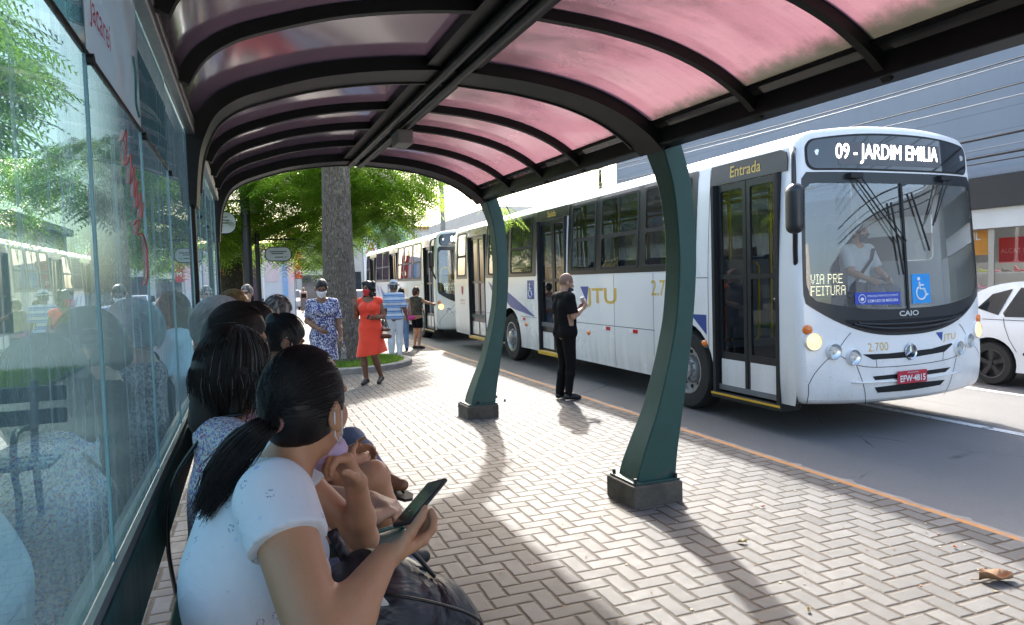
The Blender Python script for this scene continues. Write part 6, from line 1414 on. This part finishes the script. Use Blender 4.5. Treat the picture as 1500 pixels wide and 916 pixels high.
for s in(-1,1):
    fn=lambda y,z,o=0.,s=s:(10.5+s*(carx(y,z)+o),y+.58,z-.12)
    V,F=patch(ol,[],.11,lambda a,b,t:fn(a,b)); nplink('side_panel',V,F,CARW,car,world=True,smooth=40)
    for g in gls: V,F=patch(g,[],.15,lambda a,b,t:fn(a,b,.006)); nplink('side_window',V,F,CARG,car,world=True,smooth=40)
    for ln in([(5.30,.95),(5.30,.30)],[(6.10,.95),(6.0,.66),(5.9,.5)],[(4.35,.93),(4.25,.40)],[(4.3,.92),(6.4,.93)]):
        m=MB(); pts=resample(ln,.05,False); m.tube([fn(a,b,.001) for a,b in pts],.004,4); m.build('panel_gap',RUB,car,True)
    for y in(5.42,4.5): MB().tube([fn(y+.0,.86,.022),fn(y+.16,.865,.022)],.014,6).build('door_handle',RUB,car,True,180)
    m=MB(); m.tube([fn(y,.48,.012) for y in np.linspace(4.2,5.8,8)],.022,6,flat=1.).build('rub_strip',RUB,car,True)
    for wy,wz in wheels:
        c=(10.5+s*.70,wy+.58,wz-.12); w=MB().lathe([(.17,-.08),(.28,-.085),(.305,-.05),(.305,.05),(.28,.085),(.20,.088),(.19,.04)],c,(s,0,0),30).build('wheel',TYRE,car,True,40)
        m=MB().lathe([(.20,.07),(.205,.09),(.19,.085),(.185,.0),(.0,-.01)],c,(s,0,0),30)
        for k in range(5):
            a=6.283*k/5+.3; d=Vector((0,math.cos(a),math.sin(a))); q=Vector((0,-math.sin(a),math.cos(a))); cc=Vector(c)+Vector((s*.075,0,0)); m.add([cc+q*.022,cc-q*.022,cc+d*.195-q*.035,cc+d*.195+q*.035],[(0,1,2,3)])
        m.lathe([(.035,.07),(.035,.088),(0,.09)],c,(s,0,0),14); m.build('rim',ALLOY,w,False,40)
    MB().add([fn(6.90,.78,.012),fn(6.93,.95,.012),fn(6.80,1.00,.012),fn(6.74,.84,.012)],[(0,1,2,3)]).build('tail_light',REDL,car,True)
m=MB(); up=[tuple(p) for p in spline(prof_c,60)]
m.grid([[(10.5+k*carx(y,z),y+.58,z-.12) for k in(-1,-.5,0,.5,1)] for y,z in up]); m.build('roof_and_ends',CARW,car,True,40)
MB().add([(10.5-.52,7.22,1.26-.12),(10.5+.52,7.22,1.26-.12),(10.5+.6,7.49,.97-.12),(10.5-.6,7.49,.97-.12)],[(0,1,2,3)]).build('rear_window',CARG,car,True)
MB().box(9.9,11.1,3.85,7.6,.06,.3).build('underside',DARKV,car,True)
# ------------------------------------------------------------------ far end of the street
def block(name,label,cat,x0,x1,y0,y1,h,mat,wins,roof=None,z0=0.):
    t=thing(name,label,cat,((x0+x1)/2,(y0+y1)/2,0)); MB().box(x0,x1,y0,y1,-.1,h).build('wall',mat,t,True)
    for (a,b,c,d,mt) in wins:
        w=MB().box(a,b,y0-.06,y0+.02,c,d).build('window',mt,t,True)
    if roof: MB().box(x0-.3,x1+.3,y0-.5,y1+.3,h,h+.35).build('roof',roof,t,True)
    return t
block('shop_building','plum fronted low shop at the far end of the street','building',-2.,3.6,62,70,5.2,BROWNW,[(-1,.4,.2,3,DKGL),(1,1.6,.6,3.4,PALE),(2.2,3.2,.2,3,DKGL)])
block('shop_building','cream two storey shop with dark awning beside the plum shop','building',3.8,9.5,60,70,5.6,CREAM,[(4.2,6.0,2.9,4.6,DKGL),(6.6,9.0,.2,2.6,DKGL),(4.2,6,.2,2.4,DKGL),(6.8,7.9,3.2,4.6,DKGL)],P('awning_grey',(.12,.12,.12),.7))
block('shop_building','green and white corner building just left of the big trunk','building',9.6,14,64,72,7.5,P('mint_wall',(.30,.48,.40),.8),[(10.2,11.4,4.2,5.8,DKGL),(12,13.2,4.2,5.8,DKGL),(10.2,13,.3,2.8,DKGL)])
bt_=P('blue_glass_tower',(.22,.32,.42),.25,0,.15,.6)
block('tower_building','tall pale blue glass tower far beyond the queued bus','building',15,24,138,150,16.0,bt_,[(15.5+2*i,16.9+2*i,2.5*j+1,2.5*j+2.6,PALE) for i in range(4) for j in range(6)])
block('house','low house with clay tile roof seen over the queued bus roof','house',20,34,92,104,8.6,PALE,[(22+3*i,23.5+3*i,5,7,DKGL) for i in range(4)],ROOFT)
block('shop_building','pale shop with large window farther along across the road','building',14.2,22,26,40,4.6,PALE,[(15,17.5,.4,2.6,DKGL),(18,21,.4,2.6,DKGL)])
block('shop_building','light grey building beyond the pale shop on the far side','building',14.5,24,42,58,6.2,CREAM,[(15,17,3.4,5,DKGL),(18,21,.4,2.6,DKGL)])
block('shop_building','long ochre building behind the plaza lawn seen through the glass','building',-30,-9,34,44,4.6,P('ochre_wall',(.45,.38,.22),.8),[(-28+3*i,-26.4+3*i,.8,2.6,DKGL) for i in range(6)],P('dark_eave',(.10,.10,.10),.8))
# advertising kiosk and red banner
ks=thing('kiosk','white poster covered kiosk beside the slim lamp post','kiosk',(1.2,36,0)); MB().box(.75,2.2,36,37.2,0,3.3).build('kiosk_body',P('kiosk_white',(.70,.70,.70),.6,0,.1),ks,True,bevel=.03); MB().box(1.62,1.85,35.96,35.995,.1,2.9).build('poster',P('poster_blue',(.30,.5,.75),.5),ks,True); MB().box(.8,1.4,35.96,35.995,1.8,2.9).build('poster',P('poster_text',(.75,.6,.58),.5),ks,True)
bnn=thing('banner','narrow red banner hanging beside the white kiosk','banner',(2.35,35.5,0)); MB().box(2.18,2.52,35.48,35.52,1.9,3.3).build('banner_cloth',RDS,bnn,True); MB().cyl((2.15,35.5,0),(2.15,35.5,3.5),.03,None,8).build('banner_pole',ALU,bnn,True); m=MB(); add_text(m,'M',lambda a,b:(2.35+a,35.475,2.25+b),h=.2); m.build('banner_lettering',WHT,bnn,True)
vb=thing('banner','white vertical banner with red letters behind the trunk','banner',(7.6,46,0)); MB().box(7.1,8.0,45.95,46.05,1.2,4.6).build('banner_cloth',WHT,vb,True); MB().cyl((7.05,46,0),(7.05,46,4.8),.05,None,8).build('banner_pole',ALU,vb,True); m=MB(); add_text(m,'A',lambda a,b:(7.6+a,45.94,3.9+b),h=.7); add_text(m,'C',lambda a,b:(7.6+a,45.94,2.6+b),h=.7); m.build('banner_lettering',RDS,vb,True)
# parked cars far away
def smallcar(label,x,y,mat,rz=0):
    t=thing('parked_car',label,'car',(x,y,-.1),rz,'cars parked far down the street')
    pr_=[(-2,.3),(-2.02,.7),(-1.2,.88),(-.6,1.38),(.9,1.40),(1.7,.95),(2.05,.85),(2.05,.3)]
    MB().prism(pr_,lambda a,b,q:(q*(1 if b<.9 else .82),a,b),-.82,.82).build('body',mat,t,False,bevel=.06)
    MB().prism([(-1.1,.92),(-.58,1.33),(.85,1.34),(1.5,.98)],lambda a,b,q:(q,a,b),-.80,.80).build('window',CARG,t,bevel=.02); MB().add([(-.66,-1.17,.93),(.66,-1.17,.93),(.56,-.66,1.34),(-.56,-.66,1.34)],[(0,1,2,3)]).build('windscreen',CARG,t)
    for sx in(-.72,.72):
        for sy in(-1.25,1.25): MB().cyl((sx-.1,sy,.31),(sx+.1,sy,.31),.31,None,18).build('wheel',TYRE,t)
        MB().ell((sx*.85,-2.0,.66),(.12,.05,.07)).build('headlight',LAMPC,t,smooth=180)
CSIL=P('car_silver',(.45,.46,.48),.25,.4,.05)
smallcar('silver car parked far left of the blue dress woman',2.6,49,CSIL); smallcar('white car parked directly behind the head of the blue dress woman',5.6,47,CARW); smallcar('pale car passing behind the orange dress woman',5.1,33,CSIL); smallcar('dark car parked by the plaza lawn beyond the glass',-9.5,20,P('car_dark',(.03,.035,.05),.25,.2),R(80))
# utility pole with insulators
UP=thing('utility_pole','concrete utility pole with transformer crossarms above the queued bus','utility pole',(10.3,38,0)); MB().cyl((10.3,38,0),(10.3,38,11),.17,.12,12).build('pole',CONC,UP,True,60)
for z in(8.2,9.4): MB().box(8.9,11.2,37.95,38.05,z-.06,z+.06).build('crossarm',ALU,UP,True)
UP2=thing('utility_pole','more distant utility pole with three insulators left of the nearer pole','utility pole',(10.9,52,0)); MB().cyl((11.8,52,0),(11.8,52,9.5),.14,.1,12).build('pole',CONC,UP2,True,60); MB().box(9.6,11.9,51.95,52.05,7.75,7.88).build('crossarm',ALU,UP2,True); MB().box(9.7,11.5,51.9,52.1,7.2,7.32).build('crossarm',ALU,UP2,True)
for x in(9.8,10.6,11.4): MB().lathe([(.05,0),(.12,.1),(.06,.2),(.12,.3),(.05,.5),(.03,.8)],(x,52,7.88),n=10).build('insulator',P('insulator_grey',(.35,.38,.42),.4) if 'insulator_grey' not in bpy.data.materials else bpy.data.materials['insulator_grey'],UP2,True,60)
# small leafy branch seen over the bus roof: tree on the far side
T5=thing('tree','small green tree peeping between the bus roof and the far wall','tree',(15.5,24.6,0)); trunkmesh([(13.9,26.2,0),(13.9,26.2,3),(13.9,26.2,6)],[.14,.1,.06],BARK2,'trunk',T5,10,3,8); crown(T5,[(13.9,26.2,6.0,.8,.8,.9)],260,33,(.3,.45))
TW=thing('twig','small leafy green twig hanging beside the eaves near the far column','twig',(2.95,8.1,2.45))
MB().tube(spline([(2.72,7.95,2.62),(2.95,8.12,2.56),(3.1,8.2,2.36)],10),.007,6).build('stem',BARK2,TW,True,180)
crown(TW,[(2.92,8.1,2.50,.16,.16,.12),(3.06,8.2,2.36,.12,.12,.12)],34,41,(.16,.26))
# behind the viewer, street frontage (seen only in the windscreen reflections)
block('shop_building','pale frontage up the street behind the viewer','building',-2,14,-46,-40,9,PALE,[(0+3*i,1.8+3*i,1+3*j,2.6+3*j,DKGL) for i in range(4) for j in range(2)])
block('shop_building','white low shop nearer the viewer across the road','building',14,24,-16,1.3,4.1,P('white_render',(.78,.77,.74),.8,0,.06,2),[])
MB().box(13.95,13.99,-9,-6.5,.0,2.6).build('shutter',P('shutter_grey',(.3,.3,.31),.6),bpy.data.objects[[o.name for o in bpy.data.objects if o.get('label','').startswith('white low shop')][0]],True)
# ------------------------------------------------------------------ light, sky, camera
w=bpy.data.worlds.new('World'); scene.world=w; w.use_nodes=True; nt=w.node_tree; nt.nodes.clear()
sky=nt.nodes.new('ShaderNodeTexSky'); sky.sky_type='NISHITA'; sky.sun_disc=False
EL=R(38); AZ=math.atan2(.49,1.2)
sky.sun_elevation=EL; sky.sun_rotation=AZ; sky.air_density=1.0; sky.dust_density=4.; sky.ozone_density=.4
bg=nt.nodes.new('ShaderNodeBackground'); bg.inputs[1].default_value=.15; ow=nt.nodes.new('ShaderNodeOutputWorld'); nt.links.new(sky.outputs[0],bg.inputs[0]); nt.links.new(bg.outputs[0],ow.inputs[0])
sl=bpy.data.lights.new('sun','SUN'); sl.energy=2.0; sl.angle=R(1.2); sl.color=(1.,.97,.91); so=bpy.data.objects.new('sun',sl); COL.objects.link(so)
so.rotation_euler=Vector((-.49,-1.2,-1.01)).to_track_quat('-Z','Y').to_euler()
cd=bpy.data.cameras.new('camera'); cam_o=bpy.data.objects.new('camera',cd); COL.objects.link(cam_o)
yaw=R(20.54);pit=R(2.70);rol=.030
F0=np.array([math.sin(yaw),math.cos(yaw),0]);R0=np.array([math.cos(yaw),-math.sin(yaw),0]);Zv=np.array([0,0,1.])
Fv=F0*math.cos(pit)-Zv*math.sin(pit);U0=Zv*math.cos(pit)+F0*math.sin(pit);Uv=U0*math.cos(rol)+R0*math.sin(rol);Rv=R0*math.cos(rol)-U0*math.sin(rol)
M=Matrix(((Rv[0],Uv[0],-Fv[0],0),(Rv[1],Uv[1],-Fv[1],0),(Rv[2],Uv[2],-Fv[2],1.57),(0,0,0,1))); cam_o.matrix_world=M
cd.sensor_width=36; cd.lens=36*1030/1500; cd.clip_start=.05; cd.clip_end=2000
cd.dof.use_dof=False
scene.camera=cam_o
vs=scene.view_settings; vs.view_transform='Standard'; vs.look='None'; vs.gamma=1; vs.use_curve_mapping=False; vs.exposure=2.12
cy=scene.cycles; cy.use_denoising=True; cy.max_bounces=8; cy.diffuse_bounces=4; cy.glossy_bounces=4; cy.transmission_bounces=6; cy.transparent_max_bounces=24; cy.caustics_reflective=False; cy.caustics_refractive=False; cy.sample_clamp_indirect=6
